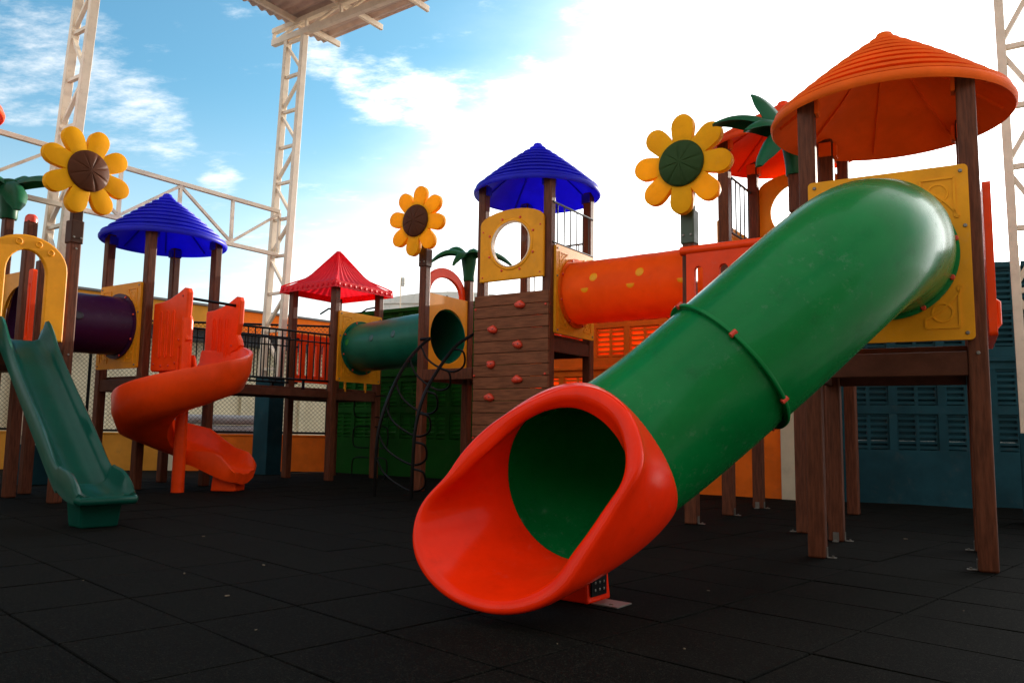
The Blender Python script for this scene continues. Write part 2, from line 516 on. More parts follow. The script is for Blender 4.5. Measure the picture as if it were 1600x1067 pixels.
def clear():
    mt = bpy.data.materials.new('clear_bubble')
    mt.use_nodes = True
    t = mt.node_tree
    L = t.links.new
    tr = nd(t, 'ShaderNodeBsdfTransparent'); tr.inputs[0].default_value = (0.93, 0.93, 0.92, 1)
    gl = nd(t, 'ShaderNodeBsdfGlossy'); gl.inputs['Roughness'].default_value = 0.06
    fr = nd(t, 'ShaderNodeFresnel'); fr.inputs[0].default_value = 1.35
    ms = nd(t, 'ShaderNodeMixShader')
    L(fr.outputs[0], ms.inputs[0]); L(tr.outputs[0], ms.inputs[1]); L(gl.outputs[0], ms.inputs[2])
    L(ms.outputs[0], t.nodes['Material Output'].inputs['Surface'])
    return mt


M_clear = clear()

# ------------------------------------------------------------------ layout: one grid for the whole playground
YAW = R(-34.2)
u = Vector((math.cos(YAW), math.sin(YAW), 0))
v = Vector((-math.sin(YAW), math.cos(YAW), 0))
S = 1.03                         # post spacing of a tower
PW = 0.118                       # post width
YAWH = R(-29.0)
uH = Vector((math.cos(YAWH), math.sin(YAWH), 0))
vH = Vector((-math.sin(YAWH), math.cos(YAWH), 0))
pH, pF, pD, pE = Vector((2.17, 5.74, 0)), Vector((1.735, 7.72, 0)), Vector((-1.25, 11.2, 0)), Vector((-0.40, 10.50, 0))
pC, pB = Vector((-3.78, 13.66, 0)), Vector((-5.80, 11.30, 0))
pG = pF + v * S
pA = Vector((-4.90, 8.75, 0)) - u * S - v * S
CORN = {'FL': (0, 0), 'FR': (S, 0), 'BR': (S, S), 'BL': (0, S)}


def corner(p, c):
    return p + u * CORN[c][0] + v * CORN[c][1]


# ------------------------------------------------------------------ ground: rubber tiles
def build_ground():
    g = MB().add([(-400, -200, -0.03), (400, -200, -0.03), (400, 600, -0.03), (-400, 600, -0.03)], [(0, 1, 2, 3)]).build('ground', M_conc)
    tag(g, kind='structure')
    # the paved rubber floor: tiles with recessed joints
    a = R(45.5)
    e1, e2 = Vector((math.cos(a), math.sin(a), 0)), Vector((math.sin(a), -math.cos(a), 0))
    t1, t2, org = 0.52, 0.69, Vector((-1.38, 3.59, 0))
    cells = []
    for i in range(-30, 50):
        for j in range(-34, 40):
            c = org + e1 * (i + .5) * t1 + e2 * (j + .5) * t2
            if c.y < -1.5 or c.y > 15.9: continue
            if abs(c.x) > 0.66 * max(c.y, 1.4) + 1.6: continue
            if c.x > -3.4 and (c - Vector((-3.5, 15.65, 0))).dot(v) > 0.5: continue
            cells.append((c.length, c, i, j))
    cells.sort(key=lambda q: q[0] if q[1].y > 1.2 and abs(q[1].x) < .68 * q[1].y + .4 else 100 + q[0])
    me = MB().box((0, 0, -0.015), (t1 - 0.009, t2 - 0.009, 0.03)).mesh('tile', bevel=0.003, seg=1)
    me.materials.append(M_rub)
    floor = thing('rubber_floor', None, None)
    floor['kind'] = 'structure'
    rest = MB()
    for k, (dd, c, i, j) in enumerate(cells):
        dz = random.uniform(-0.0012, 0.0012)
        M = Matrix((e1, -e2, Vector((0, 0, 1)))).transposed().to_4x4()
        M.translation = c + Vector((0, 0, dz))
        M = M @ Matrix.Rotation(random.uniform(-.006, .006), 4, 'X') @ Matrix.Rotation(random.uniform(-.004, .004), 4, 'Z')
        if k < 290:
            inst('tile', me, floor, M)
        else:
            rest.box((0, 0, -0.015), (t1 - 0.009, t2 - 0.009, 0.03), M)
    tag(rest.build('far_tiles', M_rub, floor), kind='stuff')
    # bits of litter lying about
    lt = MB()
    for k in range(8):
        c = pixg(random.uniform(40, 1580), random.uniform(790, 1040), 0.004)
        s_ = random.uniform(0.003, 0.008)
        M = RZ(random.uniform(0, 6.28), c)
        lt.box((0, 0, 0.002), (s_ * random.uniform(1, 2.5), s_, 0.003), M)
    for x, y, s_ in ((318, 838, .013), (355, 931, .014), (288, 896, .012), (412, 883, .014), (1415, 842, .018), (955, 945, .012)):
        lt.box((0, 0, 0.003), (s_ * 1.6, s_ * .7, 0.005), RZ(random.uniform(0, 6), pixg(x, y, 0.004)))
    tag(lt.build('floor_litter', M_chip), 'tiny pale flecks of litter scattered on the black rubber floor', 'litter', kind='stuff')


build_ground()

# ------------------------------------------------------------------ vent block walls
BW, BH, BT = 0.2425, 0.46, 0.10


def block_mesh():
    b = MB()
    for x in (-BW / 2 + .011, BW / 2 - .011):
        b.box((x, 0, BH / 2), (.022, BT, BH))
    k = 6
    p = BH / k
    for i in range(k + 1):
        M = Matrix.Translation((0, 0.0, i * p if 0 < i < k else (0.012 if i == 0 else BH - .012))) @ Matrix.Rotation(R(-38.5), 4, 'X')
        b.box((0, 0.0, 0), (BW - .042, BT * 0.98, .020), M)
        zc = i * p if 0 < i < k else (0.010 if i == 0 else BH - .010)
        b.box((0, -BT / 2 + .010, zc + .018 if i < k else zc), (BW - .042, .019, .030))
    return b.mesh('vent_block')


def vent_wall(name, label, a, ang, length, m_, cat='wall', n_start=0.06, z_top=3.0):
    root = thing(name, label, cat, a, ang)
    me = BLK.copy()
    me.materials.clear(); me.materials.append(m_)
    pitch, op = 0.575, 2 * BW
    rows = [0.68, 1.25, 1.99, 2.53]
    T = BT + 0.04
    MB().box((length / 2, T / 2, rows[0] / 2 - .05), (length, T, rows[0] + .10)).build('base_panel', m_, root)
    bands = [(rows[0] + BH, rows[1], T), (rows[1] + BH, rows[2], T), (rows[2] + BH, rows[3], T), (rows[3] + BH, z_top, T)]
    for z0, z1, tt in bands:
        MB().box((length / 2, tt / 2, (z0 + z1) / 2), (length, tt, z1 - z0)).build('wall_band', m_, root)
    MB().box((length / 2, T / 2 - .02, 1.83), (length - .002, T + .04, .05)).build('ledge', m_, root, bevel=.006)
    MB().box((length / 2, T / 2, z_top + .035), (length, T + .05, .07)).build('coping', m_, root, bevel=.006)
    n = int((length - n_start) / pitch)
    xs = [n_start + i * pitch for i in range(n)]
    for z in rows:
        px = 0.0
        for x in xs + [length]:
            if x - px > .002:
                MB().box(((px + x) / 2, T / 2, z + BH / 2), (x - px, T, BH - .002)).build('pier', m_, root)
            px = x + op
        for x in xs:
            for k in (0, 1):
                inst('vent_block', me, root, Matrix.Translation((x + BW * (k + .5), T / 2 + .004, z)))
    return root


BLK = block_mesh()
wa = Vector((-3.50, 15.65, 0))
vent_wall('vent_block_wall', 'dark green wall of louvred vent blocks behind the loop climber and green tube', wa, YAW, 4.60, M_wgr)
wb = wa + u * 4.602
vent_wall('vent_block_wall', 'orange wall of louvred vent blocks below the orange crawl tube', wb, YAW, 4.02, M_wor)
wc = wb + u * 4.022
r_ = thing('wall_pillar', 'plain cream pillar between the orange wall and the blue wall', 'pillar', wc, YAW)
MB().box((.105, .06, 1.51), (.21, .22, 3.22)).build('shaft', M_cream, r_, bevel=.008)
MB().box((.105, .06, 3.15), (.27, .28, .06)).build('cap', M_cream, r_, bevel=.008)
wd = wc + u * .212
vent_wall('vent_block_wall', 'dark blue wall of louvred vent blocks behind the orange roofed tower', wd, R(-16.5), 5.8, M_wblue)

# ------------------------------------------------------------------ fence on the left with its low painted wall
fA, fB = Vector((-12.5, 14.55, 0)), Vector((-3.56, 15.72, 0))
fd = (fB - fA).normalized()
fL = (fB - fA).length
fang = math.atan2(fd.y, fd.x)


def fx(px):
    """distance along the fence where the sight line of photo column px meets it"""
    k = (px - 800) / FPX
    return (k * fA.y - fA.x) / (fd.x - k * fd.y)


segs = [(0.0, fx(30), M_wye, 'ochre', 'at the far left behind the teal slide'), (fx(30), fx(95), M_wor, 'orange', 'behind the lower end of the teal slide'), (fx(95), fx(268), M_wye, 'ochre', 'behind the left blue roofed tower'), (fx(268), fx(290), M_cream, 'pale grey', 'beside the spiral slide pole'), (fx(290), fL, M_wor, 'orange', 'under the bridge')]
for x0, x1, m_, cn, wh in segs:
    r_ = thing('low_wall', 'low %s painted wall section under the wire fence, %s' % (cn, wh), 'wall', fA + fd * x0, fang, 'low painted wall under the fence')
    MB().box(((x1 - x0) / 2, .10, .285), (x1 - x0 - .004, .18, .77)).build('wall_panel', m_, r_, bevel=.006)
    MB().box(((x1 - x0) / 2, .10, .685), (x1 - x0 - .004, .21, .03)).build('wall_cap', M_cream if m_ is M_cream else m_, r_, bevel=.004)
fr = thing('wire_fence', 'tall chain link wire fence above the low painted wall', 'fence', fA, fang)
fz0, fz1 = 0.74, 2.85
for k in range(5):
    x = .05 + k * (fL - .1) / 4
    MB().tube([(x, .1, .70), (x, .1, fz1 + .03)], .028, 10).build('fence_post', M_blk, fr, smooth=True)
for z in (fz0, fz1):
    MB().tube([(0, .1, z), (fL, .1, z)], .022, 8).build('rail', M_blk, fr, smooth=True)
wm = MB()
hh = fz1 - fz0
p_ = 0.082
k = int((fL + hh) / p_)
for i in range(k):
    for sg in (1, -1):
        xa = i * p_ - hh if sg > 0 else i * p_
        xb = xa + hh * sg
        a_, b_ = (xa, fz0), (xb, fz1)
        pts = []
        for (x, z) in (a_, b_):
            pts.append((x, z))
        (x0, z0), (x1, z1) = pts
        # clip to the fence length
        def clipz(x): return z0 + (z1 - z0) * (x - x0) / (x1 - x0)
        lo, hi = (x0, x1) if x0 < x1 else (x1, x0)
        lo2, hi2 = max(lo, 0), min(hi, fL)
        if hi2 - lo2 < .02: continue
        wm.tube([(lo2, .1 + .003 * sg, clipz(lo2)), (hi2, .1 + .003 * sg, clipz(hi2))], .0036, 3, caps=False)
tag(wm.build('wire_mesh', M_blk, fr), kind='stuff')

# ------------------------------------------------------------------ added walls, unseen behind and left of the camera, to block low sky light
M_shade_wall = mat('brown_shade_wall', (0.12, 0.085, 0.06), 0.85, 0.15, 1.5, bump=0.1, bscale=25, dirt=0.3, spec=.1)
def shade_wall(a, b, h):
    a, b = Vector(a), Vector(b)
    d_ = (b - a); n_ = int(d_.length / 3.0); L_ = d_.length
    w_ = thing('unseen_shade_wall', None, None, a, math.atan2(d_.y, d_.x))
    w_['kind'] = 'structure'
    MB().box((L_ / 2, 0, h / 2 - .05), (L_, .24, h + .10)).build('wall_panel', M_shade_wall, w_)
    MB().box((L_ / 2, 0, h + .04), (L_ + .06, .34, .08)).build('coping', M_shade_wall, w_, bevel=.01)
    for k in range(n_ + 1):
        MB().box((L_ * k / n_, 0, h / 2 - .01), (.36, .36, h)).build('pier', M_shade_wall, w_, bevel=.01)
shade_wall((16, -7, 0), (-13.4, -7, 0), 6.2)
shade_wall((-13.4, -6.7, 0), (-13.4, 14.2, 0), 3.2)

# ------------------------------------------------------------------ buildings beyond the fence and wall
bp0, bp1 = Vector((-9.9, 14.9, 0)), Vector((-4.2, 23.6, 0))
bp0 = Vector((-10.6, 14.9, 0)) + Vector((-0.2, 1.2, 0))
bd = (bp1 - bp0).normalized()
bL = (bp1 - bp0).length
bang = math.atan2(bd.y, bd.x)
r_ = thing('low_building', 'long cream building with a yellow and orange fascia behind the wire fence', 'building', bp0, bang)
MB().box((bL / 2, 2.2, 1.45), (bL, 4.0, 2.9)).build('wall', M_cream, r_)
for x0, x1, m_ in ((-.3, 5.0, M_wye), (5.002, bL + .3, M_wor)):
    MB().box(((x0 + x1) / 2, 1.9, 3.44), (x1 - x0, 4.9, .56)).build('fascia', m_, r_, bevel=.01)
MB().box((bL / 2, 1.95, 3.03), (bL + .2, 4.5, .26)).build('soffit', M_dark, r_)
MB().box((bL / 2, 1.9, 3.75), (bL + .7, 5.0, .05)).build('roof_sheet', M_tile, r_)
for k in range(6):
    x = .8 + k * 1.75
    MB().box((x, .16, 1.45), (.18, .12, 2.88)).build('pilaster', M_cream, r_)
# ribbed grey sheet stacked between fence and building
r_ = thing('ribbed_sheet', 'stack of grey ribbed metal sheet lying behind the wire fence', 'metal sheet', pix(255, 680, 16.4) * Vector((1, 1, 0)), R(9))
for k in range(4):
    MB().tube([(0, 0, .35 + k * .21), (1.9, 0, .35 + k * .21)], .10, 12).build('rib', M_rib, r_, smooth=True)
for x in (.3, 1.6):
    MB().box((x, 0, .125), (.12, .25, .25)).build('stand', M_rib, r_)
# stained grey building
c = pix(665, 470, 25.0)
r_ = thing('grey_building', 'stained grey concrete building rising behind the green wall', 'building', (c.x, c.y, 0), R(-8))
MB().box((0.75, 2.0, 2.42), (4.6, 4.0, 4.84)).build('wall', M_greyw, r_)
MB().loft([[(-2.3 + i * .46 + .75, -.06, 4.9 + (.26 * (1 - ((i - 5) / 5.0) ** 2))) for i in range(11)] + [(3.05, -.06, 4.8), (-1.55, -.06, 4.8)],
           [(-2.3 + i * .46 + .75, 4.1, 4.9 + (.26 * (1 - ((i - 5) / 5.0) ** 2))) for i in range(11)] + [(3.05, 4.1, 4.8), (-1.55, 4.1, 4.8)]], True, True, True).build('vaulted_roof', M_greyw, r_)
MB().tube([(.62, -.1, 4.35), (.60, -.1, 4.75), (.72, -.1, 5.02)], .025, 6).build('pipe', M_dark, r_)
MB().box((1.5, -.09, 4.8), (.09, .12, .06)).build('wall_lamp', M_dark, r_)
a_ = pix(625, 490, 23.0)
r_ = thing('antenna_pole', 'thin pale antenna pole above the green wall', 'antenna', (a_.x, a_.y, 0))
MB().tube([(0, 0, 0), (0, 0, 5.35)], .02, 8).build('pole', M_white, r_)
MB().box((.07, 0, 5.1), (.09, .09, .26)).build('camera_box', M_greyw, r_, bevel=.01)
MB().box((.03, 0, 5.2), (.08, .02, .02)).build('arm', M_white, r_)
# tiled house seen below the bubble window
c = pix(830, 452, 22.0)
r_ = thing('tiled_house', 'cream house with a grey tiled roof, glimpsed under the bubble window', 'house', (c.x, c.y, 0), R(12))
MB().box((0, 2, 2.1), (2.0, 3.6, 4.2)).build('wall', M_cream, r_)
rf = MB().loft([[(-1.2, -.3, 4.18), (1.2, -.3, 4.18), (1.2, 2, 4.5), (-1.2, 2, 4.5)], [(-1.2, -.3, 4.26), (1.2, -.3, 4.26), (1.2, 2, 4.58), (-1.2, 2, 4.58)]], True, True, True).build('roof', M_tile, r_)
rt = MB()
for k in range(12):
    rt.tube([(-1.1 + k * .2, -.34, 4.27), (-1.1 + k * .2, 2, 4.61)], .05, 8)
tag(rt.build('roof_tiles', M_tile, rf, smooth=True), kind='stuff')
MB().tube([(1.1, -.25, 4.2), (1.1, -.35, 4.55), (1.3, -.35, 4.62)], .05, 8).build('vent_pipe', M_dark, r_)

# ------------------------------------------------------------------ lattice columns, girder and the big roof
def lattice_column(label, base, top, z0, half, plinth=None, lean_dir=u, bays=9, sect=.085, phase=0):
    root = thing('lattice_column', label, 'column', (base.x, base.y, 0), 0, 'steel lattice columns')
    off = Vector((top.x - base.x, top.y - base.y, 0))
    H = top.z
    def P(side, z):
        return off * ((z - z0) / (H - z0)) + lean_dir * half * side + Vector((0, 0, z))
    for sd in (-1, 1):
        MB().bar(P(sd, z0), P(sd, H), sect, sect * 1.5, up=v).build('chord', M_white, root, bevel=.006)
    for k in range(bays + 1):
        z = z0 + .15 + (H - z0 - .3) * k / bays
        MB().bar(P(-1, z), P(1, z), .05, .06, up=v).build('strut', M_white, root)
        if k < bays:
            zn = z0 + .15 + (H - z0 - .3) * (k + 1) / bays
            s1 = 1 if (k + phase) % 2 else -1
            MB().bar(P(s1, z + .06), P(-s1, zn - .06), .045, .06, up=v).build('brace', M_white, root)
    if plinth:
        MB().box((0, 0, z0 / 2), (plinth[0], plinth[1], z0), RZ(YAW)).build('plinth', M_wblue, root, bevel=.012)
    return root


cm_b, cm_t = Vector((-4.40, 14.60, 0)), Vector((-4.22, 14.60, 8.35))
cl_b, cl_t = Vector((-6.80, 11.40, 0)), Vector((-6.42, 11.40, 8.35))
cr_b, cr_t = Vector((5.30, 8.00, 0)), Vector((5.24, 8.00, 8.35))
lattice_column('cream steel lattice column on a blue plinth behind the bridge', cm_b, cm_t, 1.75, .235, (.40, .34), bays=9, phase=1)
lattice_column('cream steel lattice column rising behind the nearest left sunflower', cl_b, cl_t, .55, .24, (.62, .30), bays=10)
lattice_column('cream steel lattice column at the right edge beside the big orange roof', cr_b, cr_t, .9, .15, (.40, .34), bays=11)

g = thing('lattice_girder', 'cream steel lattice girder running between the two left columns', 'girder', (cl_b.x, cl_b.y, 0))
ga, gb = Vector((cl_b.x + .18, cl_b.y, 0)), Vector((cm_b.x + .02, cm_b.y, 0))
gdir = gb - ga
def GP(t, z):
    return ga + gdir * t + Vector((0, 0, z)) - Vector((cl_b.x, cl_b.y, 0))
t_lo = -1.6
for z in (4.02, 4.84):
    MB().bar(GP(t_lo, z), GP(1.0, z), .07, .07).build('chord', M_white, g, bevel=.005)
ts = [t_lo + (1 - t_lo) * k / 10 for k in range(11)]
for i, t in enumerate(ts):
    MB().bar(GP(t, 4.05), GP(t, 4.81), .05, .05, up=v).build('strut', M_white, g)
    if i < 10:
        za, zb = (4.06, 4.80) if i % 2 else (4.80, 4.06)
        MB().bar(GP(t, za), GP(ts[i + 1], zb), .045, .045).build('brace', M_white, g)

# the great roof over the court: corrugated sheet on purlins and a gable truss, two slopes
eave0 = Vector((-3.69, 15.42, 8.62)) - u * 0.32
SPAN, RISE = 12.4, 0.16
r_ = thing('court_roof', 'corrugated metal roof of the covered court on cream purlins overhead', 'roof', (eave0.x, eave0.y, 0), YAW)
LEN = 5.6
nw = int(LEN / .035)
def sheet(x0, z0, x1, z1):
    b = MB()
    rows = []
    for x, z in ((x0, z0), (x1, z1)):
        rows.append([(x, -k * .035, z + .026 * math.sin(k * .035 / .20 * 2 * math.pi)) for k in range(nw)])
    rows2 = [[(x, y, z + .004) for x, y, z in r] for r in rows]
    b.loft(rows, closed=False)
    b.loft(rows2, closed=False)
    return b
ez = 8.66
sheet(0, ez, SPAN / 2, ez + RISE).build('roof_sheet', M_sheet, r_, smooth=True, ang=80)
sheet(SPAN / 2, ez + RISE, SPAN, ez).build('roof_sheet', M_sheet, r_, smooth=True, ang=80)
for k in range(11):
    x = .35 + k * (SPAN - .7) / 10
    z = ez + RISE * (1 - abs(x - SPAN / 2) / (SPAN / 2)) - .085
    MB().box((x, -LEN / 2 + .12, z), (.06, LEN, .11)).build('purlin', M_white, r_, bevel=.004)
for k in range(2):
    y = -1.0 - k * 3.9
    for (za, zb) in ((ez - .36, ez - .36), ):
        MB().bar((-.30, y, za), (SPAN + .3, y, zb), .10, .12).build('truss_chord', M_white, r_)
    MB().bar((-.30, y, ez - .12), (SPAN / 2, y, ez + RISE - .17), .10, .09).build('truss_chord', M_white, r_)
    MB().bar((SPAN / 2, y, ez + RISE - .17), (SPAN + .3, y, ez - .12), .10, .09).build('truss_chord', M_white, r_)
    for i in range(15):
        x = -.28 + i * (SPAN + .56) / 14
        zt = ez - .12 + (RISE - .05) * (1 - abs(x - SPAN / 2) / (SPAN / 2))
        MB().bar((x, y, ez - .36), (x, y, zt), .05, .05).build('truss_web', M_white, r_)
        if i < 14:
            x2 = x + (SPAN + .56) / 14
            zt2 = ez - .12 + (RISE - .05) * (1 - abs(x2 - SPAN / 2) / (SPAN / 2))
            MB().bar((x, y, ez - .34), (x2, y, zt2), .04, .05).build('truss_web', M_white, r_)

# ------------------------------------------------------------------ playground kit: shared parts
def bolt_mesh(r=.016, h=.014):
    return MB().lathe([(r, 0), (r, h * .5), (r * .7, h), (0.0005, h)], 10).mesh('bolt', smooth=True)


BOLT = bolt_mesh(); BOLT.materials.append(M_bolt)
BOLTS = bolt_mesh(.013, .010); BOLTS.materials.append(M_steel)
FRONT = Matrix.Identity(4)


def face(side, z=0.0, out=0.0):
    """matrix of a tower face: local x runs along the face, -y points outwards"""
    M = {'front': RZ(0, (S / 2, -out, z)), 'right': RZ(R(90), (S + out, S / 2, z)),
         'back': RZ(R(180), (S / 2, S + out, z)), 'left': RZ(R(-90), (-out, S / 2, z))}[side]
    return M


def post_mesh(h):
    key = 'post_%.3f' % h
    if key in bpy.data.meshes: return bpy.data.meshes[key]
    me = MB().box((0, 0, h / 2), (PW, PW, h)).mesh(key, bevel=.016, seg=3)
    me.materials.append(M_post)
    return me


def bracket(parent, x, y, dx, dy):
    """small steel angle at the foot of a post, on the side (dx, dy)"""
    a = math.atan2(dy, dx)
    M = RZ(a, (x, y, 0))
    b = MB().box((PW / 2 + .003, 0, .04), (.005, .045, .07), M).box((PW / 2 + .034, 0, .006), (.058, .045, .005), M)
    b.lathe([(.008, 0), (.008, .012), (.001, .012)], 8, M @ Matrix.Translation((PW / 2 + .04, 0, .008)))
    return b.build('foot_bracket', M_steel, parent)


def add_post(parent, c, top, brackets=()):
    x, y = CORN[c]
    o = inst('post', post_mesh(top), parent, Matrix.Translation((x, y, 0)))
    for dx, dy in brackets:
        bracket(parent, x, y, dx, dy)
    return o


def deck(parent, z, th=.16, open_under=True):
    MB().box((S / 2, S / 2, z - .03), (S + .05, S - PW - .004, .045)).build('deck', M_deck, parent, bevel=.005)
    for side in ('front', 'back', 'left', 'right'):
        M = face(side)
        MB().box((0, -.02, z - .055 - th / 2), (S - PW - .004, .05, th), M).build('beam', M_deck, parent, bevel=.006)


def cone_roof(parent, zr, rr, ht, m_, n=72, steps=8):
    """stepped cone with a rolled rim; hollow underneath"""
    prof = []
    prof.append((rr * .985, zr - .045)); prof.append((rr, zr - .03)); prof.append((rr + .004, zr)); prof.append((rr - .012, zr + .028))
    r0, z0, r1, z1 = rr - .05, zr + .055, .085, zr + ht - .075
    for k in range(steps + 1):
        t = k / steps
        q = t ** 1.0
        r = r0 + (r1 - r0) * q
        z = z0 + (z1 - z0) * (q + .025 * math.sin(math.pi * q))
        prof += [(r + .006, z - .028), (r + .030, z - .018), (r + .028, z + .002), (r - .002, z + .012)]
    prof += [(.07, zr + ht - .045), (.055, zr + ht - .015), (.025, zr + ht), (.0006, zr + ht + .002)]
    inner = [(.0006, zr + ht - .11), (.10, zr + ht - .14)]
    inner += [(rr * .5, zr + ht * .40), (rr * .92, zr + .008), (rr * .962, zr - .03)]
    cap = MB().lathe(prof + inner, n, closed=True)
    o = cap.build('roof', m_, parent, smooth=True, ang=50, M=Matrix.Translation((S / 2, S / 2, 0)))
    # moulded ribs on the underside
    for k in range(8):
        a = k * math.pi / 4 + .2
        d = Vector((math.cos(a), math.sin(a), 0))
        MB().bar(d * .16 + Vector((0, 0, zr + ht * .745)), d * rr * .50 + Vector((0, 0, zr + ht * .395)), .03, .016, up=d.cross(Vector((0, 0, 1)))).build('roof_rib', m_, o)
        MB().bar(d * rr * .50 + Vector((0, 0, zr + ht * .395)), d * rr * .92 + Vector((0, 0, zr)), .03, .016, up=d.cross(Vector((0, 0, 1)))).build('roof_rib', m_, o)
    return o


def roof_tab(parent, c, z, m_):
    x, y = CORN[c]
    sx, sy = (1 if x < .5 else -1), (1 if y < .5 else -1)
    MB().box((x + sx * .075, y, z), (.03, .10, .12)).build('roof_bracket', m_, parent, bevel=.006)
    MB().box((x, y + sy * .075, z), (.10, .03, .12)).build('roof_bracket', m_, parent, bevel=.006)


def tube_plate(parent, side, zc, m_, hole=.392, w=1.0, h=1.17, out=PW / 2 + .002, bolts=BOLTS, emboss=True):
    """square moulded plate with a round hole, raised mouldings in the corners"""
    me = poly_mesh('plate', rrect(-w / 2, -h / 2, w / 2, h / 2, .03), [circ(0, 0, hole, 56)], -.035, bevel=.008)
    M = face(side, zc, out)
    o = link('tube_plate', me, m_, parent, M)
    o.name = 'tube_plate'
    for sx in (-1, 1):
        for sz in (-1, 1):
            inst('bolt', bolts, o, Matrix.Translation((sx * (w / 2 - .045), -.035, sz * (h / 2 - .045))) @ Matrix.Rotation(R(90), 4, 'X'))
    for sz in (.2,):
        for sx in (-1, 1):
            inst('bolt', bolts, o, Matrix.Translation((sx * (w / 2 - .03), -.035, sz * h * .55 + .04)) @ Matrix.Rotation(R(90), 4, 'X'))
    if emboss:
        for sx in (-1, 1):
            for sz in (-1, 1):
                x1, z1 = w / 2 - .085, h / 2 - .085
                arc = [(math.cos(R(a)) * (hole + .10), math.sin(R(a)) * (hole + .10)) for a in range(28, 66, 6)]
                pts = [(x1, arc[0][1]), (x1, z1), (arc[-1][0], z1)] + arc[::-1]
                b = MB()
                for i in range(len(pts)):
                    p, q = pts[i], pts[(i + 1) % len(pts)]
                    b.bar((sx * p[0], -.036, sz * p[1]), (sx * q[0], -.036, sz * q[1]), .014, .012, up=(0, 1, 0))
                b.lathe([(.052, -.006), (.056, .004), (.066, .004), (.070, -.006)], 24, Matrix.Translation((sx * (x1 - .10), -.036, sz * (z1 - .10))) @ Matrix.Rotation(R(90), 4, 'X'))
                b.build('moulding', m_, o)
    ring = MB().lathe([(hole + .002, .0), (hole + .002, .020), (hole + .042, .020), (hole + .050, .012), (hole + .050, 0)], 56)
    return o


def slot_panel(parent, M, w, h, n, m_, th=.05, name='barrier_panel', slot_w=None, thru=True, top_rail=False):
    sw = slot_w or w / n * .42
    holes = []
    for i in range(n):
        x = -w / 2 + w * (i + .5) / n
        holes.append(rrect(x - sw / 2, h * .14, x + sw / 2, h * .82, sw * .48, 6))
    me = poly_mesh(name, rrect(-w / 2, 0, w / 2, h, .03), holes, -th, bevel=.010)
    o = link(name, me, m_, parent, M)
    if top_rail:
        MB().tube([(-w / 2 - .06, -th / 2, h + .0), (w / 2 + .06, -th / 2, h + .0)], .045, 14).build('top_rail', m_, o, smooth=True)
    return o


def railing(parent, M, w, z0, z1, n, m_=None, r=.014, rb=.010):
    m_ = m_ or M_bar
    o = MB().tube([(-w / 2, 0, z1), (w / 2, 0, z1)], r, 8).build('rail', m_, parent, smooth=True, M=M)
    MB().tube([(-w / 2, 0, z0), (w / 2, 0, z0)], r, 8).build('rail', m_, parent, smooth=True, M=M)
    for i in range(n):
        x = -w / 2 + w * (i + .7) / (n + .4)
        MB().tube([(x, 0, z0), (x, 0, z1)], rb, 6, caps=False).build('baluster', m_, parent, smooth=True, M=M)


# ------------------------------------------------------------------ flowers and palms on post tops
def sunflower(label, post_top, facing, disc_m, sleeve_m, rot=0.0, zc=.55, fwd=.16, sleeve_h=.26, R0=.50):
    root = thing('sunflower_topper', label, 'flower ornament', post_top, facing, 'sunflower ornaments on posts')
    # local: -y is the facing direction
    MB().box((0, 0, -sleeve_h * .35), (PW + .022, PW + .022, sleeve_h)).build('sleeve', sleeve_m, root, bevel=.012)
    MB().box((0, -.015, zc * .42), (.115, .08, zc * .86)).build('stem', sleeve_m, root, bevel=.01)
    for sx in (-1, 1):
        inst('bolt', BOLTS, root, Matrix.Translation((sx * .04, -PW / 2 - .011, -sleeve_h * .6)) @ Matrix.Rotation(R(90), 4, 'X'))
    cx = Vector((0, -fwd, zc))
    out = []
    pts = [(.076, .15), (.094, .22), (.107, .30), (.114, .37)]
    for x, z in pts: out.append((x, z))
    for a in range(15, 180, 15):
        out.append((.114 * math.cos(R(a)), R0 - .125 + .125 * math.sin(R(a))))
    for x, z in pts[::-1]: out.append((-x, z))
    me = poly_mesh('petal', out, [], .075, bevel=.022, seg=3, smooth=True)
    me.materials.append(M_yepet)
    for k in range(8):
        M = Matrix.Translation(cx) @ Matrix.Rotation(R(45 * k + rot), 4, 'Y') @ Matrix.Translation((0, -.0375 + (.0015 if k % 2 else 0), 0)) @ Matrix.Rotation(R(random.uniform(-2, 2)), 4, 'Y')
        inst('petal', me, root, M)
    MB().lathe([(.0006, -.03), (.25, -.0345), (.27, -.018), (.27, .022), (.25, .033), (.0006, .045)], 40, Matrix.Translation(cx) @ Matrix.Rotation(R(90), 4, 'X')).build('flower_hub', M_yepet, root, smooth=True)
    n = 96
    rings = []
    for r_, z_ in ((.230, .040), (.230, .052), (.216, .066), (.17, .082), (.12, .094), (.05, .101), (.004, .103)):
        ring = []
        for j in range(n):
            a = 2 * math.pi * j / n
            k = (j % 12)
            gr = .007 if k in (0,) else (.003 if k in (1, 11) else 0)
            ring.append((r_ * math.cos(a), r_ * math.sin(a), z_ - (gr if .01 < r_ < .225 else 0)))
        rings.append(ring)
    b = MB().loft(rings, True, False, True)
    q = MB(); q.add(b.v, b.f, Matrix.Translation(cx) @ Matrix.Rotation(R(90), 4, 'X') @ Matrix.Rotation(R(rot + 8), 4, 'Z'))
    q.build('seed_disc', disc_m, root, smooth=True, ang=25)
    return root


